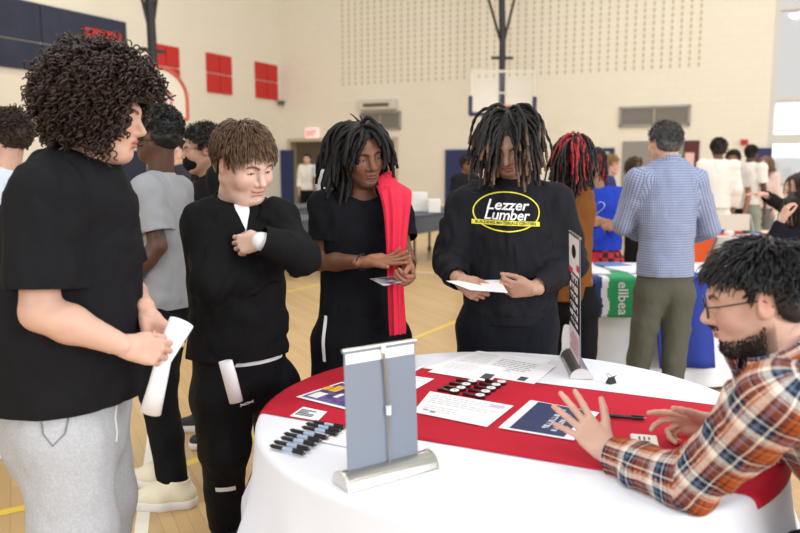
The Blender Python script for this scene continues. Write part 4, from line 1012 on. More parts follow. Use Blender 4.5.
def build_items(u):
    pw = paper_print(); ink = mat('ink_grey', (150, 152, 160)); inkd = mat('ink_dark', (70, 72, 80)); red = mat('ink_red', (190, 40, 50)); navy = mat('print_navy', (36, 48, 92))
    flat('flyer', 'white printed form lying on the red runner beside the keychain openers', 'paper', [(430, 391.5), (513.5, 406), (487, 427), (413, 412)], pw, parts=[('printing', lines(1, .08, .92, .12, .55, 5, .035)+lines(2, .08, .5, .62, .9, 3, .03), mat('ink_pale', (205, 206, 212))), ('letterhead', [(.78, .10, .94, .22)], mat('ink_lilac', (205, 190, 215)), .0008), ('signature', [(.1, .80, .16, .86), (.2, .82, .27, .9)], ink, .0008)])
    flat('flyer', 'white sheet poking out behind the small grey banner on the red runner', 'paper', [(385, 372), (434, 379), (411, 392), (372, 385)], pw, parts=[('printing', lines(3, .3, .95, .1, .9, 5, .05), mat('ink_pale', (205, 206, 212)))])
    flat('flyer', 'white sheet at the rim of the table behind the small grey banner', 'paper', [(396, 362), (425, 366), (416, 371), (385, 369)], pw, z=.005, parts=[('printing', lines(4, .3, .95, .1, .9, 4, .06), ink)])
    o1, at1 = flat('flyer', 'large white form spread flat on the far side of the tablecloth', 'paper', [(478, 351), (552, 360), (528, 382), (424, 368)], pw, z=.002, parts=[('printing', lines(5, .10, .62, .12, .8, 9, .02), mat('ink_pale', (205, 206, 212)))])
    flat('flyer', 'white form overlapping the large form beside the red runner edge', 'paper', [(500, 356), (556, 366), (534, 384), (470, 374)], pw, z=.0045, parts=[('printing', lines(6, .10, .75, .12, .7, 7, .025), ink), ('logo', [(.72, .78, .84, .96)], inkd, .0008)])
    flat('flyer', 'white form with a small dark logo at its corner near the openers', 'paper', [(452, 361), (506, 368), (490, 382), (428, 372)], pw, z=.0062, parts=[('printing', lines(7, .05, .6, .15, .6, 5, .03), mat('ink_pale', (205, 206, 212))), ('logo', [(.80, .55, .96, .88)], inkd, .0008)])
    # purple flyer
    flat('brochure', 'purple brochure with yellow shapes lying on the red runner behind the small grey banner', 'brochure', [(342, 382), (392, 392), (352, 411), (296, 397)], pw, z=.0065, parts=[('picture', [(.05, .06, .98, .94)], mat('print_purple', (62, 48, 112), .35, var=((120, 104, 160), 40))), ('yellow_shape', [(.12, .2, .3, .5), (.36, .08, .56, .26), (.02, .3, .14, .5)], mat('print_amber', (232, 176, 40)), .001), ('white_shape', [(.1, .62, .28, .88), (.42, .5, .5, .7)], mat('print_white', (240, 240, 242)), .0011)])
    o, at = flat('business_card', 'white card with grey lettering at the edge of the red runner above the pens', 'card', [(303, 407), (327, 412), (318, 421), (290, 416)], pw, z=.0065, th=.001, parts=[('lettering', lines(8, .08, .7, .2, .85, 4, .12), inkd)])
    o, at = flat('leaflet', 'white leaflet with a thin red line behind the small grey banner', 'leaflet', [(352, 424), (392, 434), (372, 452), (318, 441)], pw, z=.003, parts=[('red_line', [(.02, .02, .05, .98)], red), ('printing', lines(9, .1, .9, .1, .9, 8, .03), mat('ink_pale', (205, 206, 212)))])
    # navy booklet
    o, at = flat('booklet', 'navy booklet with white border under the hand of the man in plaid', 'booklet', [(530.5, 400.5), (599, 413), (574, 440.5), (498.5, 428)], pw, z=.0065, th=.002, parts=[('cover', [(.13, .02, .86, .97)], navy)])
    r_ = random.Random(3); bl = []
    for s0, t0, t1, w in ((.50, .14, .80, .085), (.64, .42, .86, .075)):
        t = t0
        while t < t1:
            h = r_.uniform(.03, .05); bl += [(s0, t, s0+w, t+h*.35), (s0+(w*.7 if r_.random() > .5 else 0), t+h*.35, s0+(w if r_.random() > .3 else w*.6), t+h)] if True else []; t += h+.014
    bl = [b for b in bl if b[2]-b[0] > .01]
    V, Fc = [], []
    for (a_, b_, c_, d_) in bl:
        k = len(V); V += [at(a_, b_)+UP*.0034, at(c_, b_)+UP*.0034, at(c_, d_)+UP*.0034, at(a_, d_)+UP*.0034]; Fc.append((k, k+1, k+2, k+3))
    mk('cover_lettering', V, Fc, mat('print_pale', (200, 206, 222)), o, smooth=False)
    # pens: prototype pointing along +X
    def pen_proto():
        r = thing('pen', 'pen', 'pen'); R90 = Matrix.Rotation(math.pi/2, 3, 'Y')
        bm = bmesh.new(); cyl(bm, (-.004, 0, 0), .0052, .05, 14, rot=R90); from_bm('barrel', bm, mat('pen_blue', (160, 178, 200), .35), r, smooth=True)
        bm = bmesh.new(); cyl(bm, (.042, 0, 0), .0058, .048, 14, rot=R90); cyl(bm, (.071, 0, 0), .0056, .010, 14, r2=.0015, rot=R90); from_bm('grip', bm, mat('pen_black', (20, 20, 24), .35), r, smooth=True)
        bm = bmesh.new(); cyl(bm, (-.046, 0, 0), .0058, .042, 14, rot=R90); from_bm('cap', bm, mat('pen_black', (20, 20, 24), .35), r, smooth=True)
        bm = bmesh.new(); cyl(bm, (-.071, 0, 0), .003, .010, 10, rot=R90); from_bm('push_button', bm, mat('leg_steel', (120, 122, 125), .35, .8), r, smooth=True)
        bm = bmesh.new(); box(bm, (-.045, 0, .0068), (.044, .004, .0022), bev=.0008); box(bm, (-.064, 0, .005), (.004, .004, .006)); from_bm('clip', bm, mat('pen_black', (20, 20, 24), .35), r)
        return r
    a = pen_proto(); first = True
    front = [((270, 444.5), (305, 453)), ((274, 440.5), (310, 449)), ((281, 436.5), (316, 444.5)), ((284, 432.5), (321, 440.5)), ((290, 429, ), (328, 437.5))]
    back = [((302, 426.5), (338, 434)), ((306, 423), (341, 430.5)), ((313, 421), (345, 427.5)), ((318, 433), (333, 436.2))]
    names = ['nearest the table front', 'second from the table front', 'third from the table front', 'fourth from the table front', 'fifth from the table front', 'sixth from the table front', 'seventh from the table front', 'farthest from the table front']
    k = 0
    for (p, q) in front+back[:3]:
        o = a if first else copy_tree(a); first = False
        s_, e_ = PZ(*p, TZ+.012), PZ(*q, TZ+.012); d = (e_-s_); mid = (s_+e_)/2
        o.location = (mid[0], mid[1], TZ+.0095 if k < 5 else TZ+.0105); o.rotation_euler = (0, 0, math.atan2(-d[1], -d[0])); L = np.linalg.norm(d)/.15; o.scale = (L, 1, 1)
        o['label'] = 'black and pale blue pen on the white cloth, '+names[k]; o['group'] = 'giveaway pens in a row'; k += 1
    # keychain bottle openers
    def opener():
        r = thing('keychain_opener', 'x', 'keychain')
        bm = bmesh.new(); box(bm, (-.028, 0, 0), (.040, .012, .008), bev=.003); cyl(bm, (-.050, 0, 0), .009, .008, 18); from_bm('handle', bm, mat('opener_black', (40, 20, 22), .3), r, smooth=True)
        bm = bmesh.new(); cyl(bm, (.004, 0, 0), .0165, .009, 26); from_bm('body', bm, mat('opener_black', (40, 20, 22), .3), r, smooth=True)
        bm = bmesh.new(); cyl(bm, (.004, 0, .0052), .0152, .002, 26); d = from_bm('disc', bm, mat('opener_white', (242, 242, 242), .3), r, smooth=True)
        bm = bmesh.new(); cyl(bm, (.004, 0, .0066), .0035, .0006, 12); from_bm('emblem_dot', bm, mat('ink_grey', (150, 152, 160)), d)
        return r
    a = opener(); first = True
    rowA = [(453.5, 391.3), (460, 388.5), (465, 385), (471.5, 381.7)]; rowB = [(479, 396), (484.5, 392.2), (490, 388.8), (495, 385.5), (500.5, 382.5)]
    wA = ['nearest the white form', 'second from the white form', 'third from the white form', 'farthest from the white form']
    wB = ['nearest the white form', 'second from the white form', 'third from the white form', 'fourth from the white form', 'farthest from the white form']
    for row, ws, wh in ((rowA, wA, 'shorter'), (rowB, wB, 'longer')):
        for (p, w) in zip(row, ws):
            o = a if first else copy_tree(a); first = False; q = PZ(*p, TZ+.01); q2 = PZ(p[0]-12, p[1]-2, TZ+.01); o.location = (q[0], q[1], TZ+.0095); d = q-q2; o.rotation_euler = (0, 0, math.atan2(d[1], d[0]))
            o['label'] = f'black keychain opener with white disc, {wh} row, {w}'; o['group'] = 'keychain openers on the red runner'
    # pen by the hands
    r = copy_tree(bpy.data.objects['pen']); s_, e_ = PZ(603, 415, TZ+.012), PZ(646, 418.5, TZ+.012); d = e_-s_; m = (s_+e_)/2
    r.location = (m[0], m[1], TZ+.0115); r.rotation_euler = (0, 0, math.atan2(-d[1], -d[0])); r.scale = (np.linalg.norm(d)/.15, 1, 1)
    for ch in r.children:
        if ch.name.startswith('barrel'):
            me = ch.data.copy(); me.materials.clear(); me.materials.append(mat('pen_black', (20, 20, 24), .35)); ch.data = me
    r['label'] = 'single black pen on the red runner between the hands of the man in plaid'; del r['group']
    # small white box
    c = PZ(644, 446, TZ+.014); t = thing('card_box', 'small white box with black lettering beside the sleeve of the man in plaid', 'box', (c[0], c[1], TZ+.0055), math.radians(-14))
    bm = bmesh.new(); box(bm, (0, 0, .014), (.068, .075, .028), bev=.004); b = from_bm('box', bm, mat('box_white', (226, 222, 216), .4), t)
    bm = bmesh.new()
    for i in range(3): box(bm, (-.012+.012*i, .002*i, .0283), (.005, .03-.006*i, .0012))
    box(bm, (-.005, -.018, .0283), (.036, .005, .0012)); from_bm('lettering', bm, inkd, b)
    # red folded cloth/lanyard by the watch
    o, _ = flat('red_card', 'bright red folded card beside the watch wrist of the man in plaid', 'card', [(676, 436), (712, 442), (706, 449), (672, 443)], mat('bright_red', (236, 52, 52), .5), z=.0065, th=.004)
    # binder clip
    c = PZ(611, 382, TZ+.005); t = thing('binder_clip', 'small black binder clip on the white cloth behind the red runner', 'binder clip', (c[0], c[1], TZ+.001), .6)
    bm = bmesh.new(); prism(bm, [(-.016, -.011, 0), (-.016, .011, 0), (-.016, 0, .022)], (.032, 0, 0)); from_bm('body', bm, mat('clip_black', (22, 22, 24), .35), t)
    for sg in (1, -1):
        bm = bmesh.new(); tube(bm, [(-.008, sg*.003, .020), (-.006, sg*.018, .030), (.006, sg*.018, .030), (.008, sg*.003, .020)], .0011, 6); from_bm('handle', bm, mat('leg_steel', (120, 122, 125), .35, .8), t, smooth=True)
    # retractable tabletop banner seen from behind
    def banner(label, A0, A1, W, H, lean, back):
        """A0, A1: base ends on the table; banner surface spans the base; lean = tilt of the sheet away from local -Y"""
        a0, a1 = A0[:2], A1[:2]; c = (a0+a1)/2; d = a1-a0; yaw = math.atan2(d[1], d[0]); L = np.linalg.norm(d)
        t = thing('tabletop_banner', label, 'banner stand', (c[0], c[1], TZ+.002), yaw)
        alu = mat('aluminium', (176, 174, 168), .3, .9); bm = bmesh.new()
        prof = [(.036*math.cos(x), .030*math.sin(x)+.004) for x in np.linspace(0, math.pi, 15)]+[(-.038, 0), (.038, 0)]
        prism(bm, [(-L/2, y, z) for y, z in prof], (L, 0, 0)); ba = from_bm('base', bm, alu, t, smooth=True)
        for sg in (1, -1):
            bm = bmesh.new(); prism(bm, [(sg*(L/2+.001), y*1.06, z*1.06) for y, z in prof], (sg*.007, 0, 0)); from_bm('end_cap', bm, mat('alu_light', (215, 214, 210), .35, .5), ba)
        sx = math.tan(lean)
        def B(x, y, z): return (x-(.010 if back else 0), y+sx*z, z)
        bm = bmesh.new()
        for y0, y1 in ((-.0012, .0012),):
            v = [bm.verts.new(B(x, y, z)) for y in (y0, y1) for x, z in ((-W/2, .03), (W/2, .03), (W/2, H), (-W/2, H))]
            for f in ((0, 1, 2, 3), (7, 6, 5, 4), (0, 4, 5, 1), (1, 5, 6, 2), (2, 6, 7, 3), (3, 7, 4, 0)): bm.faces.new([v[i] for i in f])
        sh = from_bm('banner_sheet', bm, mat('banner_back_grey', (124, 133, 147), .55), t)
        bm = bmesh.new(); tube(bm, [B(-W/2-.004, 0, H+.002), B(W/2+.004, 0, H+.002)], .0055, 8); from_bm('top_rail', bm, alu, t, smooth=True)
        return t, sh, B, W, H, alu
    A0, A1 = PZ(343, 487, TZ), PZ(429, 464, TZ)
    t, sh, B, W, H, alu = banner('small grey tabletop banner on a silver base, turned away to show its plain back', A0, A1, .200, .315, math.radians(3), True)
    yb = -.0022
    mk('tape_strip', [B(-W/2+.004, yb, H-.030), B(W/2-.004, yb, H-.030), B(W/2-.004, yb, H-.006), B(-W/2+.004, yb, H-.006)], [(0, 1, 2, 3)], mat('tape_white', (238, 242, 246), .4), sh, smooth=False)
    bm = bmesh.new(); tube(bm, [B(.012, -.008, .03), B(.012, -.010, .16)], .0022, 8); tube(bm, [B(.012, -.010, .16), B(.004, -.008, H-.002)], .0032, 8); from_bm('support_pole', bm, alu, t, smooth=True)
    bm = bmesh.new(); tube(bm, [B(.012, -.010, .150), B(.012, -.010, .172)], .0068, 10); from_bm('pole_joint', bm, mat('plastic_white', (225, 230, 236), .4), t, smooth=True)
    bm = bmesh.new(); tube(bm, [B(.004, -.008, H-.014), B(.004, -.008, H+.004)], .0062, 8); from_bm('pole_clip', bm, mat('plastic_white', (225, 230, 236), .4), t, smooth=True)
    # second banner, edge on, facing away along the table
    A0, A1 = PZ(583, 377, TZ), PZ(576, 362, TZ); A0 = A([.545, 2.58, TZ]); A1 = A([.585, 2.86, TZ])
    t, sh, B, W, H, alu = banner('tall tabletop banner seen almost edge-on, black and white print on silver base', PZ(581, 379, TZ), PZ(570, 357, TZ), .29, .49, math.radians(2), False)
    y0 = -.0028; ys = .0028
    for yy in (ys,):
        def rect(x0, z0, x1, z1, dy=0): return [B(x0*W, yy+dy, z0*H), B(x1*W, yy+dy, z0*H), B(x1*W, yy+dy, z1*H), B(x0*W, yy+dy, z1*H)]
        mk('print_white', rect(-.49, .72, .49, .99), [(3, 2, 1, 0)], mat('banner_white', (236, 234, 232), .5), sh, smooth=False)
        mk('print_black', rect(-.49, .30, .49, .72), [(3, 2, 1, 0)], mat('banner_black', (24, 24, 26), .5), sh, smooth=False)
        mk('print_notes', rect(-.49, .08, .49, .30), [(3, 2, 1, 0)], mat('banner_pale', (226, 216, 218), .5), sh, smooth=False)
        mk('print_band', rect(-.49, .755, -.25, .80, .0008)+rect(.1, .70, .49, .745, .0008), [(3, 2, 1, 0), (7, 6, 5, 4)], mat('banner_pink', (214, 60, 90), .5), sh, smooth=False)
        mk('print_line', sum([rect(-.4, .12+.025*i, .4-.1*(i % 3), .13+.025*i, .0008) for i in range(6)], []), [tuple(4*i+j for j in (3, 2, 1, 0)) for i in range(6)], mat('ink_rose', (190, 90, 100)), sh, smooth=False)
        R_ = random.Random(5); bl = []
        for row, (z0, h) in enumerate(((.655, .05), (.585, .05), (.515, .05), (.445, .045), (.385, .04), (.33, .03))):
            x = -.36
            while x < .30:
                w = R_.uniform(.09, .16); bl.append(rect(x, z0, x+w*.35, z0+h, .0008)); bl.append(rect(x+w*.35, z0+(h*.6 if R_.random() > .5 else 0), x+w, z0+(h if R_.random() > .5 else h*.9), .0008)); x += w+.04
        bl = [q for q in bl if abs(q[0][2]-q[2][2]) > .002]
        mk('print_lettering', sum(bl, []), [tuple(4*i+j for j in (3, 2, 1, 0)) for i in range(len(bl))], mat('banner_white', (236, 234, 232)), sh, smooth=False)
        V2, F2 = ring2d(.28*W, .05*H, .02); mk('print_emblem', [B(-a_*.7, yy+.0008, .88*H+b_) for a_, b_ in V2], F2, mat('banner_black', (24, 24, 26)), sh, smooth=False)
        mk('print_emblem', rect(-.12, .86, .12, .90, .0009)+rect(-.05, .83, .05, .93, .0009), [(3, 2, 1, 0), (7, 6, 5, 4)], mat('banner_black', (24, 24, 26)), sh, smooth=False)
# ------------------------------------------------------------------ gym hall
VX = 780
LU = N_([(VX-400)/F_PX*1.0, 1.0, 0]); LV = A([-LU[1], LU[0], 0])          # along the left wall; along the back wall (to the left)
PB = A([P(500, 165, 21.5)[0], 21.5, 0])
NB = LU; 
def on_back(px, py): return PW(px, py, PB, LU)
CORN = on_back(280, 100); CORN[2] = 0
NL = LV
def on_left(px, py): return PW(px, py, CORN, LV)
def bcoord(p): return (p-CORN)@(-LV)      # distance along the back wall from the corner
def lcoord(p): return (p-CORN)@(-LU)
def structure(o): o['kind'] = 'structure'; return o
def wallpt(kind, a, z, out=0):
    return CORN+(-LV*a-LU*out if kind == 'b' else -LU*a-LV*out)+UP*z
def wall_mat(name, perf):
    m = mat(name, (222, 206, 178), .85, spec=.2); nt = m.node_tree; b = nt.nodes['Principled BSDF']
    tc = nt.nodes.new('ShaderNodeTexCoord'); sp = nt.nodes.new('ShaderNodeSeparateXYZ'); nt.links.new(tc.outputs['Object'], sp.inputs[0])
    br = nt.nodes.new('ShaderNodeTexBrick'); mp = nt.nodes.new('ShaderNodeCombineXYZ'); nt.links.new(sp.outputs['X'], mp.inputs['X']); nt.links.new(sp.outputs['Z'], mp.inputs['Y']); nt.links.new(mp.outputs[0], br.inputs['Vector'])
    br.inputs['Scale'].default_value = 1; br.inputs['Brick Width'].default_value = .4; br.inputs['Row Height'].default_value = .2; br.inputs['Mortar Size'].default_value = .006
    br.inputs['Color1'].default_value = lin((232, 225, 209))+(1,); br.inputs['Color2'].default_value = lin((230, 223, 207))+(1,); br.inputs['Mortar'].default_value = lin((226, 218, 200))+(1,)
    nt.links.new(br.outputs['Color'], b.inputs['Base Color'])
    return m
def quad_solid(name, pts, th_vec, m, parent=None):
    bm = bmesh.new(); prism(bm, [tuple(p) for p in pts], tuple(th_vec)); return from_bm(name, bm, m, parent)
def wall_obj(name, kind, a0, a1, z0, z1, holes, m, th=.25):
    """wall with rectangular holes, local X = along the wall"""
    xs = sorted({a0, a1, *[h[0] for h in holes], *[h[1] for h in holes]}); zs = sorted({z0, z1, *[h[2] for h in holes], *[h[3] for h in holes]}); bm = bmesh.new()
    for i in range(len(xs)-1):
        for j in range(len(zs)-1):
            cx, cz = (xs[i]+xs[i+1])/2, (zs[j]+zs[j+1])/2
            if any(h[0] < cx < h[1] and h[2] < cz < h[3] for h in holes): continue
            box(bm, (cx, th/2, cz), (xs[i+1]-xs[i], th, zs[j+1]-zs[j]))
    o = from_bm(name, bm, m); o.location = tuple(CORN)
    d = -LV if kind == 'b' else -LU; nrm = LU if kind == 'b' else LV
    x = d; y = nrm; z = np.cross(x, y)
    M = Matrix(np.stack([x, y, UP], 1).tolist()).to_4x4(); o.matrix_world = Matrix.Translation(Vector(CORN))@M
    return structure(o)
def frame_of(kind):
    d = -LV if kind == 'b' else -LU; nrm = LU if kind == 'b' else LV
    return Matrix(np.stack([d, nrm, UP], 1).tolist()).to_4x4()
def wall_thing(name, label, cat, kind, a, z, group=None, out=0.0):
    """an Empty on the wall: local X along the wall, local -Y into the hall"""
    t = thing(name, label, cat, group=group); t.matrix_world = Matrix.Translation(Vector(wallpt(kind, a, z, out)))@frame_of(kind); return t
def span(kind, x0, y0, x1, y1):
    f = on_back if kind == 'b' else on_left; c = bcoord if kind == 'b' else lcoord
    xm = (x0+x1)/2
    p, q = f(x0, y0), f(x1, y1); r, s = f(xm, y0), f(xm, y1)
    return sorted((c(p), c(q)))+sorted((r[2], s[2]))
def build_room():
    # floor
    m = mat('gym_floor', (206, 168, 112), .32, spec=.45); nt = m.node_tree; b = nt.nodes['Principled BSDF']; tc = nt.nodes.new('ShaderNodeTexCoord'); mp = nt.nodes.new('ShaderNodeMapping'); mp.inputs['Rotation'].default_value = (0, 0, math.atan2(LU[1], LU[0]))
    br = nt.nodes.new('ShaderNodeTexBrick'); br.inputs['Scale'].default_value = 1; br.inputs['Brick Width'].default_value = 1.1; br.inputs['Row Height'].default_value = .057; br.inputs['Mortar Size'].default_value = .0012
    br.inputs['Color1'].default_value = lin((202, 170, 122))+(1,); br.inputs['Color2'].default_value = lin((190, 156, 108))+(1,); br.inputs['Mortar'].default_value = lin((160, 126, 84))+(1,)
    nt.links.new(tc.outputs['Object'], mp.inputs[0]); nt.links.new(mp.outputs[0], br.inputs['Vector']); nt.links.new(br.outputs['Color'], b.inputs['Base Color'])
    bm = bmesh.new(); box(bm, (0, 10, -.05), (60, 46, .1)); structure(from_bm('floor', bm, m))
    # walls
    wb = bcoord(on_back(770, 100)); wl = lcoord(on_left(0, 100))
    d1 = span('b', 291, 141, 331, 200); d2 = span('b', 384, 143, 394, 200); door = (span('b', 291, 141, 395, 200)[0], span('b', 291, 141, 395, 200)[1], 0, span('b', 291, 141, 395, 200)[3])
    win = (wb, wb+6.5, 1.0, 9.0)
    wm = wall_mat('wall_block', False)
    wall_obj('wall_back', 'b', -.25, wb+12, 0, 10.5, [door, win], wm); wall_obj('wall_left', 'l', 0, 34, 0, 10.5, [], wm)
    # acoustic blocks: columns of short slots
    bm = bmesh.new(); a0, a1, z0, z1 = span('b', 343, 84, 702, 0); cols = 47
    za, zb = on_back(343, 84)[2], on_back(343, 2)[2]
    for i in range(cols):
        a = a0+(a1-a0)*i/(cols-1); z = za
        while z < zb+1.2:
            box(bm, (a, -.004, z), (.045, .008, .10)); z += .155
    o = from_bm('trim_1', bm, mat('slot_grey', (192, 178, 152), .9)); o.matrix_world = Matrix.Translation(Vector(CORN))@frame_of('b'); structure(o)
    bm = bmesh.new(); box(bm, ((door[0])/2, -.012, .06), (door[0], .024, .12)); box(bm, ((door[1]+wb)/2, -.012, .06), (wb-door[1], .024, .12)); o = from_bm('baseboard_back', bm, mat('base_dark', (60, 58, 60))); o.matrix_world = Matrix.Translation(Vector(CORN))@frame_of('b'); structure(o)
    bm = bmesh.new(); box(bm, (17, -.012, .06), (34, .024, .12)); o = from_bm('baseboard_left', bm, mat('base_dark', (60, 58, 60))); o.matrix_world = Matrix.Translation(Vector(CORN))@frame_of('l'); structure(o)
    # corridor behind the exit doorway
    bm = bmesh.new(); w = door[1]-door[0]; box(bm, (w/2, 4.0, 1.4), (w+14, .1, 3.2)); box(bm, (w/2, 2.1, 3.0), (w+14, 3.9, .1)); o = from_bm('wall_corridor', bm, mat('corridor_wall', (150, 138, 118))); o.matrix_world = Matrix.Translation(Vector(wallpt('b', door[0], 0)))@frame_of('b'); structure(o)
    fr = mat('door_frame', (188, 176, 152), .5); bm = bmesh.new()
    box(bm, (-.05, .1, door[3]/2), (.1, .36, door[3])); box(bm, (w+.05, .1, door[3]/2), (.1, .36, door[3])); box(bm, (w/2, .1, door[3]+.05), (w+.2, .36, .1)); box(bm, (w*.5, .1, door[3]/2), (.1, .3, door[3])); o = from_bm('door_1', bm, fr); o.matrix_world = Matrix.Translation(Vector(wallpt('b', door[0], 0)))@frame_of('b'); structure(o)
    # tall windows
    fm = mat('window_frame', (206, 204, 198), .5); bm = bmesh.new(); W = win[1]-win[0]
    zz = [win[2], on_back(785, 183)[2], on_back(785, 139)[2], on_back(785, 98)[2], on_back(785, 60)[2]+1.2, win[3]]
    for k in (0, .333, .667, 1): box(bm, (W*k+(.06 if k == 0 else -.06 if k == 1 else 0), .1, (win[2]+win[3])/2), (.12, .14, win[3]-win[2]))
    for i, z in enumerate(zz): box(bm, (W/2, .1, z), (W, .16, .22 if 0 < i < 3 else .12))
    o = from_bm('window_1', bm, fm); o.matrix_world = Matrix.Translation(Vector(wallpt('b', win[0], 0)))@frame_of('b'); structure(o)
    bm = bmesh.new(); box(bm, (W/2, .1, (win[2]+win[3])/2), (W-.05, .01, win[3]-win[2]-.05)); g = from_bm('window_pane', bm, lens_mat(), o); structure(g)
    # navy panels on the left wall
    nm = mat('panel_navy', (38, 44, 62), .8, var=((46, 53, 72), 2)); rm = mat('panel_red', (196, 44, 38), .8)
    def panel_grid(name, label, kind, cells, m, th=.06, group=None, gap=.03):
        A0 = min(c[0] for c in cells); Z0 = min(c[2] for c in cells); t = wall_thing(name, label, 'wall panel', kind, A0, Z0, group)
        for a0, a1, z0, z1 in cells:
            bm = bmesh.new(); box(bm, ((a0+a1)/2-A0, -th/2-.004, (z0+z1)/2-Z0), (a1-a0-gap, th, z1-z0-gap), bev=.01); from_bm('panel', bm, m, t)
        return t
    at = lambda px, py: on_left(px, py)
    zt, zb_ = at(125, 22)[2], at(50, 73.5)[2]; aR = lcoord(at(125.5, 40)); a1 = lcoord(at(40, 40)); zm = at(20, 40)[2]; st = (a1-aR)
    cells = []
    for i in range(5):
        for z0, z1 in ((zb_, zm), (zm, zt)): cells.append((aR+st*i, aR+st*(i+1), z0, z1))
    panel_grid('wall_panel', 'long navy blue acoustic panel high on the wall above the curly-haired teenager', 'l', cells, nm)
    def four(label, x0, y0, x1, y1, out=0.0):
        xm = (x0+x1)/2; a = sorted((lcoord(at(x0, y0)), lcoord(at(x1, y0)))); z = sorted((at(xm, y0)[2], at(xm, y1)[2])); am, zm_ = sum(a)/2, sum(z)/2
        t = panel_grid('wall_panel', label, 'l', [(a[0], am, z[0], zm_), (am, a[1], z[0], zm_), (a[0], am, zm_, z[1]), (am, a[1], zm_, z[1])], rm, .05, 'red square wall panels', .035)
        if out: t.matrix_world = Matrix.Translation(Vector(LV*-out))@t.matrix_world
    four('red four-square panel set into the long navy wall panel', 81, 30, 118, 60, .065)
    four('red four-square wall panel behind the black hoop post', 150, 44.5, 178, 89); four('red four-square wall panel in the middle of the free row of three', 205, 54, 230.5, 94); four('red four-square wall panel next to the corner of the hall', 254, 63, 276.5, 99.5)
    # back wall fittings
    def plate(name, label, cat, x0, y0, x1, y1, m, th=.06, group=None, kind='b'):
        a0, a1, z0, z1 = span(kind, x0, y0, x1, y1); t = wall_thing(name, label, cat, kind, a0, z0, group); bm = bmesh.new(); box(bm, ((a1-a0)/2, -th/2-.003, (z1-z0)/2), (a1-a0, th, z1-z0), bev=min(.012, th*.3)); p = from_bm('panel', bm, m, t); return t, a1-a0, z1-z0
    def grille(label, x0, y0, x1, y1, group=None):
        a0, a1, z0, z1 = span('b', x0, y0, x1, y1); t = wall_thing('vent_grille', label, 'vent', 'b', a0, z0, group); w, h = a1-a0, z1-z0; gm = mat('vent_grey', (150, 148, 140), .5); gd = mat('vent_dark', (120, 118, 112), .6)
        bm = bmesh.new(); box(bm, (w/2, -.015, h/2), (w, .03, h)); from_bm('backing', bm, gd, t); bm = bmesh.new()
        for z in (0.03, h-.03): box(bm, (w/2, -.04, z), (w, .05, .06))
        for x in (.03, w/2, w-.03): box(bm, (x, -.04, h/2), (.06, .05, h))
        from_bm('frame', bm, gm, t); bm = bmesh.new(); n = 9
        for i in range(n): box(bm, (w/2, -.04, h*(i+.5)/n), (w-.1, .02, .02), Matrix.Rotation(.5, 3, 'X'))
        from_bm('louvres', bm, gm, t)
    grille('wide grey double vent grille on the pale wall above the man in the checked shirt', 620, 106, 690, 126.5)
    grille('grey vent grille under the wall heater above the dreadlocked student', 361, 112, 401, 130)
    t, w, h = plate('wall_heater', 'white wall heater with dark slot mounted above the grey vent grille', 'heater', 362, 100, 398, 110, mat('heater_white', (206, 200, 188), .4), .25)
    bm = bmesh.new(); box(bm, (w/2, -.255, h*.45), (w*.7, .02, h*.35)); from_bm('slot', bm, mat('heater_slot', (92, 82, 62), .5), t)
    t, w, h = plate('exit_sign', 'small lit exit sign with red letters over the far doorway', 'sign', 306.5, 128.5, 319, 138, mat('exit_face', (250, 214, 206), .4, emit=.5), .08)
    V2, F2 = text_mesh('EXIT', 1, 0, .03); V2 = (V2-(V2.max(0)+V2.min(0))/2)/np.ptp(V2, axis=0); mk('lettering', [(w/2+a*w*.8, -.086, h/2+b*h*.6) for a, b in V2], F2, mat('exit_red', (236, 80, 70), .5, emit=.6), t, smooth=False)
    t, w, h = plate('security_camera', 'small dark security camera on the wall near the corner', 'camera', 281.5, 101, 285, 105, mat('camera_dark', (96, 90, 84)), .2)
    pad = mat('pad_blue', (34, 46, 92), .6)
    plate('wall_pad', 'blue wall pad beside the far exit doorway', 'wall pad', 281.5, 150, 294.5, 205, pad, .08)
    plate('wall_pad', 'blue wall pad behind the dark figure beside the printed sweatshirt', 'wall pad', 446, 149.5, 476, 215, pad, .08)
    plate('wall_pad', 'narrow blue wall pad beside the tall window', 'wall pad', 757, 148, 768, 215, pad, .08)
    plate('wall_pad', 'dark navy wall pad low on the side wall behind the grey t-shirt', 'wall pad', 98, 150, 147, 215, mat('pad_navy_dark', (34, 42, 66), .7), .08, kind='l')
    t, w, h = plate('notice_board', 'dark-framed board with pale green sheet behind the woman in the navy t-shirt', 'board', 588, 148, 613, 200, mat('board_navy', (36, 44, 78)), .06); bm = bmesh.new(); box(bm, (w*.45, -.07, h*.55), (w*.75, .01, h*.75)); from_bm('sheet', bm, mat('sheet_green', (176, 200, 170)), t)
    plate('shutter_door', 'plain grey shutter door behind the man in the checked shirt', 'door', 623, 141, 680, 225, mat('shutter_grey', (140, 138, 132), .6), .05)
    t, w, h = plate('poster', 'dark red framed poster beside the grey shutter door', 'poster', 684.5, 140.5, 698, 178, mat('frame_maroon', (84, 30, 34)), .05); bm = bmesh.new(); box(bm, (w*.40, -.06, h*.40), (w*.6, .01, h*.55)); from_bm('sheet', bm, mat('sheet_pink', (226, 190, 180)), t)
    plate('fire_alarm', 'small red fire alarm box on the wall near the tall window', 'alarm', 741, 139.5, 748, 145, mat('alarm_red', (180, 36, 44)), .1)
    t, w, h = plate('picture', 'dark picture with amber patch beside the far doorway', 'picture', 384, 143, 395, 178, mat('pic_dark', (52, 40, 34)), .05); bm = bmesh.new(); box(bm, (w*.5, -.06, h*.35), (w*.6, .01, h*.4)); from_bm('sheet', bm, mat('sheet_amber', (176, 120, 52)), t)
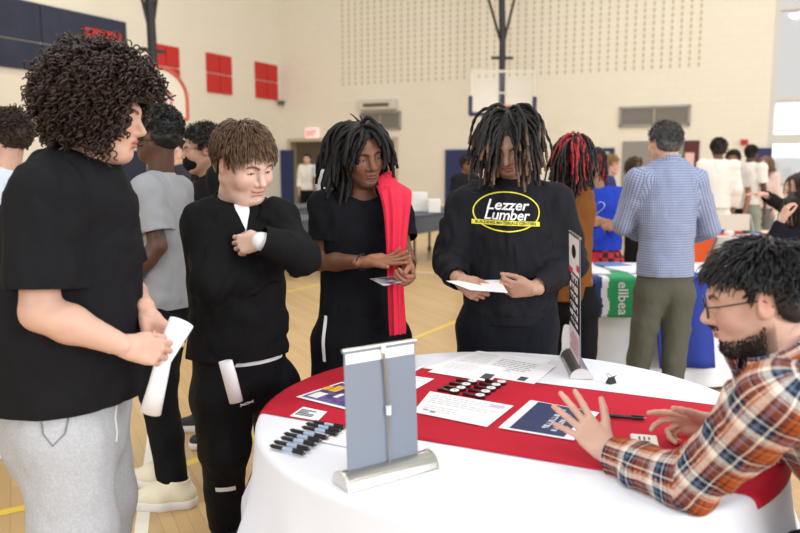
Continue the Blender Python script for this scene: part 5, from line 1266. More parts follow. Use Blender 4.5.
    # floor markings
    def strip(pts, wd, m, nm='floor_line'):
        bm = bmesh.new(); Q = [PZ(px, py, 0)[:2] for px, py in pts]; L = []
        for i, q in enumerate(Q):
            d = N_(Q[min(i+1, len(Q)-1)]-Q[max(i-1, 0)]); n = A([-d[1], d[0]]); L.append((bm.verts.new((*(q+n*wd/2), .0012)), bm.verts.new((*(q-n*wd/2), .0012))))
        for a, b in zip(L[:-1], L[1:]): bm.faces.new((a[0], a[1], b[1], b[0]))
        structure(from_bm(nm, bm, m))
    wl_, yl_ = mat('line_white', (236, 230, 216), .4), mat('line_yellow', (226, 196, 72), .4)
    strip([(150, 330), (153, 400), (152, 440), (146, 490), (138, 560)], .055, wl_); strip([(280, 266), (380, 270), (470, 275), (560, 276)], .06, wl_)
    strip([(395, 346), (455, 322), (520, 296)], .05, yl_); strip([(-40, 522), (60, 500), (170, 470), (250, 440), (330, 392)], .06, yl_); strip([(286, 292), (330, 282), (420, 262)], .05, yl_)
def hoop(label, post, board, Y, fan, bdir):
    """ceiling-hung basketball goal"""
    c = P(*board, Y); t = thing('basketball_hoop', label, 'basketball hoop', c); bd = N_([bdir[0], bdir[1], 0]); x = np.cross(bd, UP); blk = mat('hoop_black', (32, 32, 34), .5)
    M = Matrix(np.stack([x, bd, UP], 1).tolist()).to_4x4(); t.matrix_world = Matrix.Translation(Vector(c))@M
    if fan:
        bm = bmesh.new(); poly = [(-.69, 0, -.45), (.69, 0, -.45), (.69, 0, -.05)]+[(.69*math.cos(a), 0, -.05+.60*math.sin(a)) for a in np.linspace(.05, math.pi-.05, 18)]+[(-.69, 0, -.05)]
        prism(bm, poly, (0, .04, 0)); b = from_bm('backboard', bm, mat('board_white', (228, 220, 204), .4), t)
        bm = bmesh.new(); tube(bm, [(p[0], .05, p[2]) for p in poly]+[(poly[0][0], .05, poly[0][2])], .035, 6); from_bm('border', bm, mat('hoop_red', (206, 92, 72)), b)
        bm = bmesh.new(); tube(bm, [(-.3, .05, -.35), (.3, .05, -.35), (.3, .05, .05), (-.3, .05, .05), (-.3, .05, -.35)], .025, 6); from_bm('target_square', bm, mat('hoop_red', (206, 92, 72)), b)
    else:
        w, h = .80, .53; bm = bmesh.new(); box(bm, (0, 0, 0), (2*w, .02, 2*h)); b = from_bm('backboard', bm, lens_mat(.03, .25), t)
        bm = bmesh.new(); box(bm, (0, .01, h), (2*w, .05, .06)); box(bm, (0, .01, 0.0), (2*w*.12, .05, .04))
        for s_ in (-1, 1): box(bm, (s_*w, .01, 0), (.05, .05, 2*h))
        from_bm('frame', bm, mat('board_frame', (214, 208, 192), .4), b)
        bm = bmesh.new(); box(bm, (0, .03, -h), (2*w+.1, .09, .10))
        for s_ in (-1, 1): box(bm, (s_*(w+.02), .03, -h+.22), (.09, .09, .45))
        from_bm('edge_pad', bm, mat('pad_navy', (40, 48, 72)), b)
        bm = bmesh.new(); ring = [(.24*math.cos(a), .34+.24*math.sin(a), -h+.18) for a in np.linspace(0, 6.2832, 26)]; tube(bm, ring, .018, 6, caps=False); box(bm, (0, .06, -h+.17), (.16, .10, .10)); from_bm('rim', bm, mat('rim_orange', (228, 112, 66), .4), t)
    bm = bmesh.new(); tube(bm, [(0, -.06, -.3), (0, -.10, 1.4), (post[0], -.3, post[1])], .085 if not fan else .09, 10); from_bm('post', bm, blk, t, smooth=True)
    z = 1.12
    for dx in (-1, 1):
        bm = bmesh.new(); tube(bm, [(0, -.10, z), (dx*1.1+post[0], -.3, post[1]+.1)], .035, 8); from_bm('brace', bm, blk, t, smooth=True)
    bm = bmesh.new(); box(bm, (0, -.1, z-.25), (.55, .08, .07)); from_bm('bracket', bm, blk, t)
    return t
def caf_table(label, a, b, w, z=.74, ap=.24, group='grey folding cafeteria tables', bench=False, tilt=0):
    """long folding table from point a to b (floor coordinates)"""
    a, b = A(a), A(b); c = (a+b)/2; d = b-a; L = np.linalg.norm(d); t = thing('cafeteria_table', label, 'table', (c[0], c[1], 0), math.atan2(d[1], d[0]), group)
    bm = bmesh.new(); box(bm, (0, 0, z), (L, w, .035), bev=.01); from_bm('tabletop', bm, mat('caf_grey', (78, 82, 90), .8), t)
    bm = bmesh.new(); box(bm, (0, -w/2, z-ap/2-.02), (L, .03, ap)); from_bm('apron', bm, mat('caf_grey', (78, 82, 90), .8), t)
    bm = bmesh.new(); box(bm, (0, w/2, z-ap/2-.02), (L, .03, ap)); from_bm('apron', bm, mat('caf_grey', (78, 82, 90), .8), t)
    dk = mat('caf_dark', (52, 54, 60), .5)
    for sx in (-1, -.33, .33, 1):
        for sy in (-1, 1):
            bm = bmesh.new(); x, y = sx*(L/2-.12), sy*(w/2-.08); tube(bm, [(x, y, z-.03), (x, y, .09)], .022, 8); l = from_bm('leg', bm, dk, t, smooth=True)
            bm = bmesh.new(); cyl(bm, (x, y, .05), .05, .03, 14, rot=Matrix.Rotation(math.pi/2, 3, 'X')); from_bm('caster', bm, mat('caster_black', (30, 30, 32)), l, smooth=True)
    if bench:
        for sy in (-1, 1):
            bm = bmesh.new(); box(bm, (0, sy*(w/2+.32), .43), (L, .26, .035), bev=.01); bn = from_bm('bench', bm, dk, t)
            bm = bmesh.new()
            for sx in (-.6, .6): tube(bm, [(sx*L/2, sy*(w/2-.1), .35), (sx*L/2, sy*(w/2+.32), .41)], .02, 6)
            from_bm('bench_arm', bm, dk, bn, smooth=True)
    return t
def build_furniture():
    hoop('ceiling-hung basketball hoop with clear rectangular backboard above the reading student', (.1, 5), (502.5, 93), 19.5, False, (.1, -1)); hoop('ceiling-hung basketball hoop with white fan-shaped backboard left of the red wall panels', (-.0, 6), (157, 95), 15.5, True, (.80, -.6))
    G = lambda px, py, z=0: PZ(px, py, z)[:2]
    caf_table('grey folding cafeteria table on casters between the red jacket and the printed sweatshirt', G(392, 216, .74), G(470, 207, .74), .8)
    caf_table('grey folding cafeteria table just behind the crossed-arms boy, closest to the camera of its kind', G(266, 222, .74), G(318, 216, .74), .8, bench=True)
    caf_table('grey folding cafeteria table in front of the far exit doorway', G(272, 209, .74), G(330, 204, .74), .8, bench=True)
    # paper stacks on the table
    for (x0, x1, y, lab, n) in ((412, 427, 203, 'taller white stack of boxes on the grey cafeteria table beside the red jacket', .30), (428, 440, 204, 'lower white stack of boxes on the grey cafeteria table, nearer the printed sweatshirt', .2)):
        p, q = PZ(x0, y+8, .765), PZ(x1, y+8, .765); c = (p+q)/2; bm = bmesh.new(); w = np.linalg.norm(q-p); box(bm, (0, 0, n/2), (w, .3, n), bev=.006)
        for k in (1, 2): box(bm, (0, 0, n*k/3), (w+.01, .31, .006))
        o = from_bm('paper_stack', bm, mat('paper_white', (232, 230, 226))); o.location = tuple(c); tag(o, lab, 'boxes')
    # tables with cloths behind the man in the checked shirt
    wc = mat('white_cloth_far', (232, 235, 242), .85, bump=(5, .3, .03, (2, 2, .3)))
    def draped(tlabel, clabel, a, b, w, z, m, drop=None, fold=.03):
        a, b = A(a), A(b); c = (a+b)/2; d = b-a; L = np.linalg.norm(d); ang = math.atan2(d[1], d[0])
        t = thing('folding_table', tlabel, 'table', (c[0], c[1], 0), ang); bm = bmesh.new(); box(bm, (0, 0, z-.02), (L-.02, w-.02, .03)); from_bm('tabletop', bm, mat('table_ply', (190, 165, 130)), t)
        for sx in (-1, 1):
            for sy in (-1, 1): bm = bmesh.new(); tube(bm, [(sx*(L/2-.1), sy*(w/2-.1), z-.035), (sx*(L/2-.1), sy*(w/2-.1), 0)], .014, 8); from_bm('leg', bm, mat('leg_steel', (120, 122, 125), .35, .8), t, smooth=True)
        dr = drop or z-.03; per = []; n = 60
        def rim(u):  # perimeter param
            x, y = L/2, w/2; tot = 2*(L+w); s = (u % 1)*tot
            for (p0, p1) in (((-x, -y), (x, -y)), ((x, -y), (x, y)), ((x, y), (-x, y)), ((-x, y), (-x, -y))):
                l = math.hypot(p1[0]-p0[0], p1[1]-p0[1])
                if s <= l+1e-9: q = (p0[0]+(p1[0]-p0[0])*s/l, p0[1]+(p1[1]-p0[1])*s/l); e = ((p1[1]-p0[1])/l, -(p1[0]-p0[0])/l); return q, e
                s -= l
            return (-x, -y), (0, -1)
        N = 200; V = []; Fc = []; lev = [0, .02, .1, .25, .5, .75, 1]
        for i in range(N):
            q, e = rim(i/N)
            for k in lev: f = .5+.5*math.sin(i/N*2*(L+w)*13+math.sin(i*.3)); V.append((q[0]+e[0]*(.012+fold*f*k), q[1]+e[1]*(.012+fold*f*k), z+.004-(0 if k == 0 else .008+dr*k)))
        nl = len(lev)
        for i in range(N):
            j = (i+1) % N
            for k in range(nl-1): Fc.append((i*nl+k, j*nl+k, j*nl+k+1, i*nl+k+1))
        Fc.append([i*nl for i in range(N)][::-1])
        o = mk('tablecloth', V, Fc, m); o.location = (c[0], c[1], 0); o.rotation_euler = (0, 0, ang); tag(o, clabel, 'tablecloth'); 
        return c, ang, L, w
    Yf = 4.98
    a = P(553, 281, Yf)[:2]; b = P(795, 281, Yf)[:2]
    c, ang, L, w = draped('long folding table standing under the white cloth behind the checked shirt', 'white tablecloth on the long table behind the man in the checked shirt', a+A([0, .40]), b+A([0, .40]), .80, .755, wc)
    # banner cloth hanging at the front
    def hang(name, label, cat, x0, x1, y1, m, back=.3, fold=.012, skew=0, dy=.030):
        p0, p1 = P(x0, 281, Yf), P(x1, 281, Yf); zb = P((x0+x1)/2, y1, Yf-.03)[2]; V = []; nx = 40; prof = [(back, .765), (back*.5, .766), (.01, .766), (-.018, .760), (-dy, .74)]+[(-dy-.004, z) for z in np.linspace(.70, zb, 10)]
        for (dyy, z) in prof:
            for i in range(nx+1):
                s = i/nx; k = max(0, (.74-z)/(.74-zb)); V.append((p0[0]+(p1[0]-p0[0])*s+skew*k, Yf+dyy-(fold*(.5+.5*math.sin(s*9+1))*k if dyy < 0 else 0)-.014*(dyy < .0)-.02*k, z))
        Fc = [(j*(nx+1)+i, (j+1)*(nx+1)+i, (j+1)*(nx+1)+i+1, j*(nx+1)+i+1) for j in range(len(prof)-1) for i in range(nx)]
        mids = None
        if isinstance(m, list):
            mids = []
            for f in Fc:
                s = (f[0] % (nx+1)+.5)/nx; j = f[0]//(nx+1); wv = .02*math.sin(j*.8); mids.append(0 if s < .27+wv else 1 if s < .40+wv*1.5 else 2)
        o = mk(name, V, Fc, m, mids=mids, solid=.003); tag(o, label, cat); return o
    o = hang('table_banner', 'navy, white and green banner cloth with white lettering hanging over the white table front', 'banner', 587, 636, 316, [mat('banner_navy', (38, 60, 128), .8), mat('banner_cloth_white', (232, 234, 240), .8), mat('banner_green', (44, 160, 98), .8)])
    V2, F2 = text_mesh('ellbea', .115, 0, .0015, .03); mid = P(624, 299, Yf-.08); V2 = V2-(V2.max(0)+V2.min(0))/2; sc_ = .215/np.ptp(V2[:, 0]); V2 = V2*sc_
    mk('lettering', A(snap(o, [A([mid[0]+b_, Yf-.5, mid[2]-a_]) for a_, b_ in V2], A([0, 1., 0]), .004)), F2, mat('print_white', (240, 240, 242)), o, smooth=False)
    hang('table_cover', 'royal blue cloth hanging down the white table behind the man in the checked shirt', 'cloth', 651, 708, 366, mat('royal_blue', (34, 58, 150), .8, bump=(6, .3, .02)), fold=.03, skew=.05)
    # things on that table
    def stack(name, label, cat, x, y, wd, dp, h, col, rot=0, n=1):
        q = PZ(x, y, .775); bm = bmesh.new()
        for k in range(n): box(bm, (.004*(k % 2), .003*(k % 3), h*(k+.5)/n), (wd, dp, h/n*.9), bev=.0005)
        o = from_bm(name, bm, mat('sheet_%d_%d_%d' % col, col, .5)); o.location = (q[0], q[1], .7675); o.rotation_euler = (0, 0, rot); tag(o, label, cat)
    stack('brochure', 'blue-edged brochure stack on the white table beside the red plaid shorts', 'brochure', 612, 264.5, .20, .22, .012, (90, 130, 180), .2, 4)
    stack('paper_pile', 'pile of white papers at the table edge above the green banner', 'paper', 592, 272, .22, .2, .012, (236, 238, 242), -.1, 4)
    stack('paper_pile', 'white papers beside the trouser pocket of the man in the checked shirt', 'paper', 630, 269, .22, .3, .010, (230, 234, 240), .3, 3)
    stack('paper_pile', 'white papers on the long table beyond the checked shirt, under the white folding chair', 'paper', 700, 268, .22, .3, .006, (238, 238, 240), .1, 2)
    # orange table and chairs
    om = mat('orange_cloth', (236, 96, 40), .75); pO = [PZ(706, 238, .74), PZ(790, 241, .74)]
    draped('folding table under the orange cloth', 'orange tablecloth on the table near the dark-clothed women', pO[0][:2]+A([0, .45]), pO[1][:2]+A([0, .45]), .85, .745, om)
    r_ = random.Random(2)
    cols = [(206, 212, 224), (60, 90, 150), (240, 240, 240), (170, 60, 60), (70, 72, 80), (120, 160, 200), (236, 226, 190)]
    for i in range(9):
        q = PZ(711+9*i, 232+r_.uniform(0, 3), .76); bm = bmesh.new(); box(bm, (0, 0, .02), (.075+r_.random()*.02, .075, .04), bev=.006); col = cols[i % 7]
        o = from_bm('giveaway_item', bm, mat('give_%d' % (i % 7), col, .5)); o.location = (q[0], q[1], .752); o.rotation_euler = (0, 0, r_.uniform(-.5, .5)); tag(o, 'small giveaway item laid out on the orange tablecloth', 'giveaway', 'giveaways on the orange table')
    def folding_chair(label, px, py, Y, yaw, m, sc=1.0):
        p = P(px, py, Y); t = thing('folding_chair', label, 'chair', (p[0], p[1], 0), yaw); st = mat('chair_steel', (150, 150, 150), .4, .6)
        bm = bmesh.new(); box(bm, (0, 0, .44), (.44, .42, .03), bev=.012); from_bm('seat', bm, m, t)
        bm = bmesh.new(); box(bm, (0, .235, .74), (.44, .025, .30), Matrix.Rotation(math.radians(-8), 3, 'X'), .01); from_bm('backrest', bm, m, t)
        for sx in (-1, 1):
            bm = bmesh.new(); tube(bm, [(sx*.23, -.24, 0), (sx*.23, .06, .44), (sx*.225, .26, .88)], .012, 8); from_bm('leg', bm, st, t, smooth=True); bm = bmesh.new(); tube(bm, [(sx*.2, .28, 0), (sx*.2, -.1, .44)], .012, 8); from_bm('leg', bm, st, t, smooth=True)
        return t
    folding_chair('beige folding chair standing behind the orange table', 745, 225, 9.3, .15, mat('chair_beige', (206, 198, 182), .5))
    folding_chair('white folding chair right behind the checked shirt, in front of the orange table', 709, 250, 6.9, math.pi+.5, mat('chair_white', (228, 226, 220), .5))
# ------------------------------------------------------------------ people further back
def extra(label, px, Y, yaw, h, skin, top, bottom, hair, arms='down', head=None, build=1.0, res=1.0, sleeve=.7, fem=False, pitch=0, edit=None, name_top='t_shirt', shoe_col=(60, 60, 64), faceclr=None, uvtop=None, hcol=(28, 22, 20), shorts=None, cap=None, group=None):
    x = P(px, 200, Y)[0]; J = skeleton(x, Y, yaw, h, sw=(.165 if fem else .185)*build)
    if pitch or head is not None: J['hd'] = hframe(head if head is not None else yaw, pitch)
    if edit: edit(J)
    r = person(label, J); s = J['s']; b = build
    tw = tuple(v*s*b for v in ((.145, .105, .125, .095, .160, .11) if fem else (.165, .115, .150, .115, .160, .12)))
    build_body(r, J, skin, s*1.0, b*(.88 if fem else 1), tw, res=(.014*res, .0042*res, .0042*res), hairc=hcol)
    bottoms(r, 'shorts' if shorts else 'trousers', J, bottom, J['pel'][2]+.05*s, (tw[4]-.002, tw[5]-.002), tuple(v*s*b for v in (.105, .082, .072, .062)), res=.014*res, shorts=shorts, seed=int(px) % 50)
    tm = top if not isinstance(top, tuple) else fabric('c_%d_%d_%d' % top, top, fold=.3)
    g = top_garment(r, name_top, J, tm, tw, J['pel'][2]-.04*s, sleeve=sleeve, ar=tuple(v*s*b for v in ((.072, .072, .062, .05) if sleeve < 1 else (.074, .066, .058, .046))), ease=.018, fold=.010, res=.012*res, seed=int(px) % 40, uv=bool(uvtop))
    if res < 2:
        for n in 'RL': shoe(r, J, n, fabric('shoe_%d' % sum(shoe_col), shoe_col), mat('sole_white', (225, 222, 214)), res=.008)
    c, R = J['head'], J['hd']
    if hair: hair(r, c, R, s, J)
    return r, J, g
def h_short(col, seed=1, t=.010, L=(.012, .022), n=700, curl=(.003, 1.5), line=0., lift=1., grav=.1):
    def f(r, c, R, s, J):
        rt, rg = scalp_roots(n, seed, line=line); p = strands(c, R, s, rt, rg, rg.uniform(*L, n), S=6, lift=lift, grav=grav, rand=.35, curl=curl, push=t)
        hair_obj(r, [hair_cap(c, R, s, t, line=line-.002, noise=.005, h=.007), tubes(p, np.linspace(.0032, .002, 6), 4)], hair_mat('c_%d_%d_%d' % col, col))
    return f
def h_long(col, seed=1, L=(.3, .42), n=420, braids=0, accent=None, line=0.004, rad=.006, back=.4):
    def f(r, c, R, s, J):
        rt, rg = scalp_roots(n, seed, line=line)
        fl = lambda p, t: np.c_[np.sign(p[:, 0])*.12, -back+0*p[:, 0], 0*p[:, 0]]*(1-t)
        p = strands(c, R, s, rt, rg, rg.uniform(*L, n), S=16, lift=.08, flow=fl, grav=.9, rand=.08, push=.014, curl=(.003, 1.5))
        k = max(1, int(n*(1-(braids or 0))))
        rr = np.linspace(rad, rad*.6, 16)*(1+(.2*np.sin(np.arange(16)*2.3) if accent else 0))
        hair_obj(r, [hair_cap(c, R, s, .014, line=line, noise=.004, h=.007), tubes(p[:k], rr, 5)], hair_mat('c_%d_%d_%d' % col, col))
        if accent:
            V, Q = tubes(p[k:], rr*1.05, 5); mk('red_braids', V, Q, hair_mat('red', accent, .5), r, off=r.location)
    return f
def check_mat():
    m = bpy.data.materials.new('checked_cotton'); m.use_nodes = True; nt = m.node_tree; b = nt.nodes['Principled BSDF']; b.inputs['Roughness'].default_value = .85; b.inputs['Specular IOR Level'].default_value = .2
    uv = nt.nodes.new('ShaderNodeUVMap'); sp = nt.nodes.new('ShaderNodeSeparateXYZ'); nt.links.new(uv.outputs['UV'], sp.inputs[0]); outs = []
    for o, per, w in (('X', .0155, .40), ('Y', .0155, .30)):
        k = nt.nodes.new('ShaderNodeMath'); k.operation = 'DIVIDE'; k.inputs[1].default_value = per; nt.links.new(sp.outputs[o], k.inputs[0]); f = nt.nodes.new('ShaderNodeMath'); f.operation = 'FRACT'; nt.links.new(k.outputs[0], f.inputs[0])
        g = nt.nodes.new('ShaderNodeMath'); g.operation = 'LESS_THAN'; g.inputs[1].default_value = w; nt.links.new(f.outputs[0], g.inputs[0]); outs.append(g)
    ad = nt.nodes.new('ShaderNodeMath'); ad.operation = 'ADD'; nt.links.new(outs[0].outputs[0], ad.inputs[0]); nt.links.new(outs[1].outputs[0], ad.inputs[1])
    dv = nt.nodes.new('ShaderNodeMath'); dv.operation = 'MULTIPLY'; dv.inputs[1].default_value = .5; nt.links.new(ad.outputs[0], dv.inputs[0])
    r = nt.nodes.new('ShaderNodeValToRGB'); e = r.color_ramp.elements; e[0].color = lin((162, 172, 198))+(1,); e[1].color = lin((74, 90, 134))+(1,); nt.links.new(dv.outputs[0], r.inputs['Fac']); nt.links.new(r.outputs['Color'], b.inputs['Base Color']); return m
def plaid_red():
    m = mat('red_check', (170, 26, 40), .85); nt = m.node_tree; tc = nt.nodes.new('ShaderNodeTexCoord'); ch = nt.nodes.new('ShaderNodeTexChecker'); ch.inputs['Scale'].default_value = 22; ch.inputs['Color1'].default_value = lin((186, 30, 44))+(1,); ch.inputs['Color2'].default_value = lin((36, 22, 28))+(1,)
    nt.links.new(tc.outputs['Object'], ch.inputs['Vector']); nt.links.new(ch.outputs['Color'], nt.nodes['Principled BSDF'].inputs['Base Color']); return m
def build_extras():
    fb = lambda n, c: fabric(n, c, fold=.3)
    blk = fb('black_pants', (24, 24, 27)); dk = (34, 34, 38)
    # grey-tee student behind
    def ed(J):
        Y = 3.55; J['neck'] = P(160, 178, Y); J['head'] = P(157, 134, Y-.02); J['shR'] = P(146, 192, Y-.14); J['shL'] = P(176, 190, Y+.16); J['elR'] = P(158, 246, Y-.18); J['wrR'] = P(128, 283, Y-.2); J['elL'] = P(190, 244, Y+.2); J['wrL'] = P(170, 285, Y+.1); J['chest'] = P(160, 225, Y); J['waist'] = P(162, 265, Y); J['pel'] = P(164, 296, Y)
        J['anR'] = PZ(176, 488, .085); J['anL'] = PZ(168, 478, .085)+A([-.02, .10, 0]); J['ftR'] = N_([-1, -.12, 0]); J['ftL'] = N_([-1, .1, 0]); J['hipR'] = J['pel']+A([.0, -.09, -.03]); J['hipL'] = J['pel']+A([0, .09, -.03]); J['knR'] = (J['hipR']+J['anR'])/2+A([-.04, 0, .03]); J['knL'] = (J['hipL']+J['anL'])/2+A([-.05, 0, .03])
        J['handR'] = (A([-.9, -.1, -.3]), A([0, .6, .6]), [.5]*4, .5)
    extra('student with short black hair in grey t-shirt, black trousers and cream trainers', 160, 3.55, (-1, .15), 1.80, 'dark', (150, 152, 156), blk, h_short((20, 18, 18), 3, .014, (.012, .022), 900, line=-.004), head=(-1, .25), edit=ed, shoe_col=(232, 224, 200), sleeve=.75, build=1.0)
    # masked student
    def ed(J): J['hd'] = hframe((-1, -.35), 5); J['head'] = P(203, 150, 4.1); J['neck'] = P(212, 188, 4.12)
    r, J, g = extra('student in black with dark hair and black face mask behind the crossed-arms boy', 212, 4.1, (-1, -.5), 1.76, 'tan', dk, blk, h_short((30, 24, 22), 7, .020, (.02, .045), 800, (.004, 2)), edit=ed, name_top='sweatshirt', sleeve=1.85)
    c, R = J['head'], J['hd']; V, Q = extract([Ell(c+R@A([0, .055, -.062])*J['s'], A([.058, .058, .052])*J['s'], R)], .005); q = (V-c)@R; V, Q = clip(V, Q, np.maximum(.045-q[:, 1]*1.0-.02, q[:, 2]+.022)); mk('face_mask', V, Q, fabric('mask_black', (22, 22, 25)), r, off=r.location, solid=.002)
    def ed(J): J['head'] = P(179, 153, 7.0); J['neck'] = P(180, 166, 7.0)
    extra('dark-haired person in dark top glimpsed between the grey t-shirt and the face mask', 181, 7.0, (-.5, -1), 1.66, 'light', (52, 52, 60), blk, h_short((34, 26, 22), 8), res=1.5, edit=ed)
    # person behind the curly-haired teenager
    def ed(J): J['head'] = P(10, 136, 3.9); J['neck'] = P(6, 172, 3.9)
    extra('person with dark brown hair and pale blue top standing behind the curly-haired teenager', 2, 3.9, (-.9, .5), 1.70, 'light', (206, 216, 232), fb('dark_green', (22, 40, 36)), h_short((52, 36, 28), 9, .02, (.03, .06), 800, (.004, 1)), edit=ed, sleeve=1.8, shoe_col=(24, 44, 38))
    # man in the checked shirt
    def ed(J):
        Y = 4.62; J['neck'] = P(669, 163, Y); J['head'] = P(664, 143, Y+.02); J['shL'] = P(638, 180, Y); J['shR'] = P(696, 181, Y); J['elL'] = P(624, 225, Y+.08); J['elR'] = P(709, 228, Y+.08); J['wrL'] = P(650, 236, Y+.32); J['wrR'] = P(688, 238, Y+.32); J['chest'] = P(667, 205, Y); J['waist'] = P(667, 240, Y); J['pel'] = P(665, 268, Y)
        J['hipL'] = P(654, 275, Y); J['hipR'] = P(678, 275, Y); J['anL'] = PZ(634, 392, .085); J['anR'] = PZ(671, 398, .085); J['knL'] = P(645, 325, Y-.01); J['knR'] = P(676, 328, Y-.01)
        J['hd'] = hframe((-.35, .93), 6)
    r, J, g = extra('man with greying hair in blue checked shirt and olive trousers, seen from behind', 667, 4.62, (-.05, 1), 1.77, 'light', check_mat(), fb('olive_grey', (88, 88, 78)), None, edit=ed, name_top='checked_shirt', sleeve=1.9, uvtop=True)
    c, R = J['head'], J['hd']; rt, rg = scalp_roots(1300, 44); p = strands(c, R, 1.0, rt, rg, rg.uniform(.018, .035, 1300), S=6, lift=.6, flow=lambda p, t: A([.2, -.3, -.2]), grav=.2, rand=.25, push=.010)
    hair_obj(r, [hair_cap(c, R, 1.0, .010, noise=.003), tubes(p, np.linspace(.0026, .001, 6), 4)], hair_mat('grey_dark', (92, 90, 90), .45))
    V, Q = extract([Cone(J['neck']+UP*.01, J['neck']+UP*.045, .070, .066)], .006); V, Q = clip(V, Q, np.abs(V[:, 2]-J['neck'][2]-.026)-.026); mk('collar', V, Q, bpy.data.materials['checked_cotton'], r, off=r.location, solid=.004, uv=np.concatenate([[(v[0]*1.0, v[2]) for v in V[list(f)]] for f in Q]))
    # brown jacket with braids and blue sweatshirt
    def ed(J): Y = 4.2; J['head'] = P(575, 158, Y); J['neck'] = P(572, 186, Y); J['shL'] = P(553, 197, Y-.05); J['shR'] = P(579, 198, Y+.12); J['chest'] = P(566, 225, Y); J['waist'] = P(566, 262, Y); J['pel'] = P(566, 292, Y); J['elR'] = P(583, 238, Y+.16); J['wrR'] = P(572, 240, Y+.36); J['elL'] = P(550, 240, Y+.05); J['wrL'] = P(562, 245, Y+.3)
    extra('person with black and red braids in a brown jacket behind the reading student', 570, 4.2, (.45, .9), 1.64, 'brown', (118, 74, 34), blk, h_long((22, 17, 18), 21, (.15, .26), 260, .22, (178, 30, 44), rad=.008), edit=ed, name_top='jacket', sleeve=1.9, build=.88)
    def ed(J):
        Y = 6.05; J['head'] = P(592, 163, Y); J['neck'] = P(597, 190, Y); J['elR'] = P(586, 240, Y-.12); J['wrR'] = P(607, 227, Y-.22); J['elL'] = P(614, 232, Y-.05); J['wrL'] = P(604, 222, Y-.20); J['handR'] = (A([1, 0, .1]), A([0, 1, 0]), [.5]*4, .5); J['handL'] = (A([-1, -.1, 0]), A([0, 1, 0]), [.5]*4, .5); J['pel'] = P(600, 244, Y); J['waist'] = P(600, 224, Y); J['chest'] = P(599, 206, Y)
        for n, sg in (('R', -1), ('L', 1)): J['hip'+n] = J['pel']+A([.09*sg, 0, -.02]); J['sh'+n] = P(599, 196, Y)+A([.16*sg, 0, 0])
    r, J, g = extra('person in royal blue sweatshirt with pale heart print and red checked shorts', 601, 6.05, (-.2, -1), 1.70, 'mid', (38, 62, 170), plaid_red(), h_long((38, 20, 22), 23, (.18, .26), 260, .3, (150, 30, 40), rad=.008), edit=ed, name_top='sweatshirt', sleeve=1.9, fem=True)
    pts = []
    for i in range(26):
        t = 2*math.pi*i/25; pts.append((.060*math.sin(t)**3, .058*(.8125*math.cos(t)-.3125*math.cos(2*t)-.125*math.cos(3*t)-.0625*math.cos(4*t))))
    pts = A(pts); Vh, Fh = [], []
    for i in range(18): Vh += [pts[i], pts[i]*.86]; 
    for i in range(17): Fh.append((2*i, 2*i+2, 2*i+3, 2*i+1))
    decal(g, 'heart_print', A(Vh), Fh, P(600, 208, 5.8), A([1, 0, 0.]), UP, A([.1, 1, 0]), mat('print_pale_blue', (150, 170, 225)), .004)
    # far visitors
    far = [
     ('woman in white blouse and black trousers standing at the far exit doorway', 308, 18.5, (-.2, -1), 1.76, 'light', (226, 222, 214), blk, h_short((70, 50, 40), 31), True, 1.7),
     ('dark-haired woman in grey dress at the far exit doorway beside the white blouse', 323, 18.0, (.3, -1), 1.76, 'brown', (176, 182, 190), fb('pale_skirt', (176, 182, 190)), h_long((40, 22, 24), 33, (.2, .3), 200), True, .7),
     ('dark figure with dark hair leaning by the blue wall pad near the sweatshirt student', 466, 10.0, (.6, -.7), 1.62, 'brown', (36, 34, 40), blk, h_short((36, 26, 26), 34, .02), False, 1.8),
     ('woman with short blond hair in navy t-shirt beyond the blue sweatshirt', 608, 9.5, (.8, -.3), 1.60, 'light', (44, 62, 108), fb('purple_pants', (96, 40, 90)), h_short((190, 150, 96), 35, .022, (.04, .07)), True, .6),
     ('woman with brown hair in cream top between the navy t-shirt and the checked shirt', 633, 10.5, (.7, -.5), 1.60, 'light', (222, 214, 200), blk, h_long((84, 60, 44), 36, (.14, .2), 220), True, .6),
     ('person with dark hair in white hoodie and white trousers near the orange table', 716, 10.0, (.2, 1), 1.83, 'brown', (236, 232, 224), fb('cream_pants', (236, 232, 224)), h_short((40, 28, 24), 37, .022, (.02, .04)), False, 1.85),
     ('dark-haired person mostly hidden behind the white hoodie', 731, 11.2, (-.4, -.6), 1.70, 'mid', (200, 196, 190), blk, h_short((44, 30, 28), 38, .02, (.03, .05)), False, .7),
     ('tall man in loose white t-shirt beside the red fire alarm', 748, 11.4, (.5, .4), 1.79, 'dark', (236, 230, 222), fb('camo_grey', (150, 156, 140)), h_short((24, 20, 20), 39), False, .75),
     ('woman with long light brown hair in pale pink top next to the blue wall pad', 763, 12, (-.5, -.6), 1.62, 'pale', (226, 200, 192), fb('grey_pants', (120, 120, 124)), h_long((150, 112, 84), 40, (.26, .34), 220), True, 1.5),
    ]
    for lab, px, Y, yaw, h, sk, tp, bt, hr, fem, sl in far:
        extra(lab, px, Y, yaw, h, sk, tp, bt, hr, res=1.6, fem=fem, sleeve=sl, name_top={'hoodie': 'hoodie', 'dress': 'dress'}.get(lab.split(' and ')[0].split()[-1], 'top'))
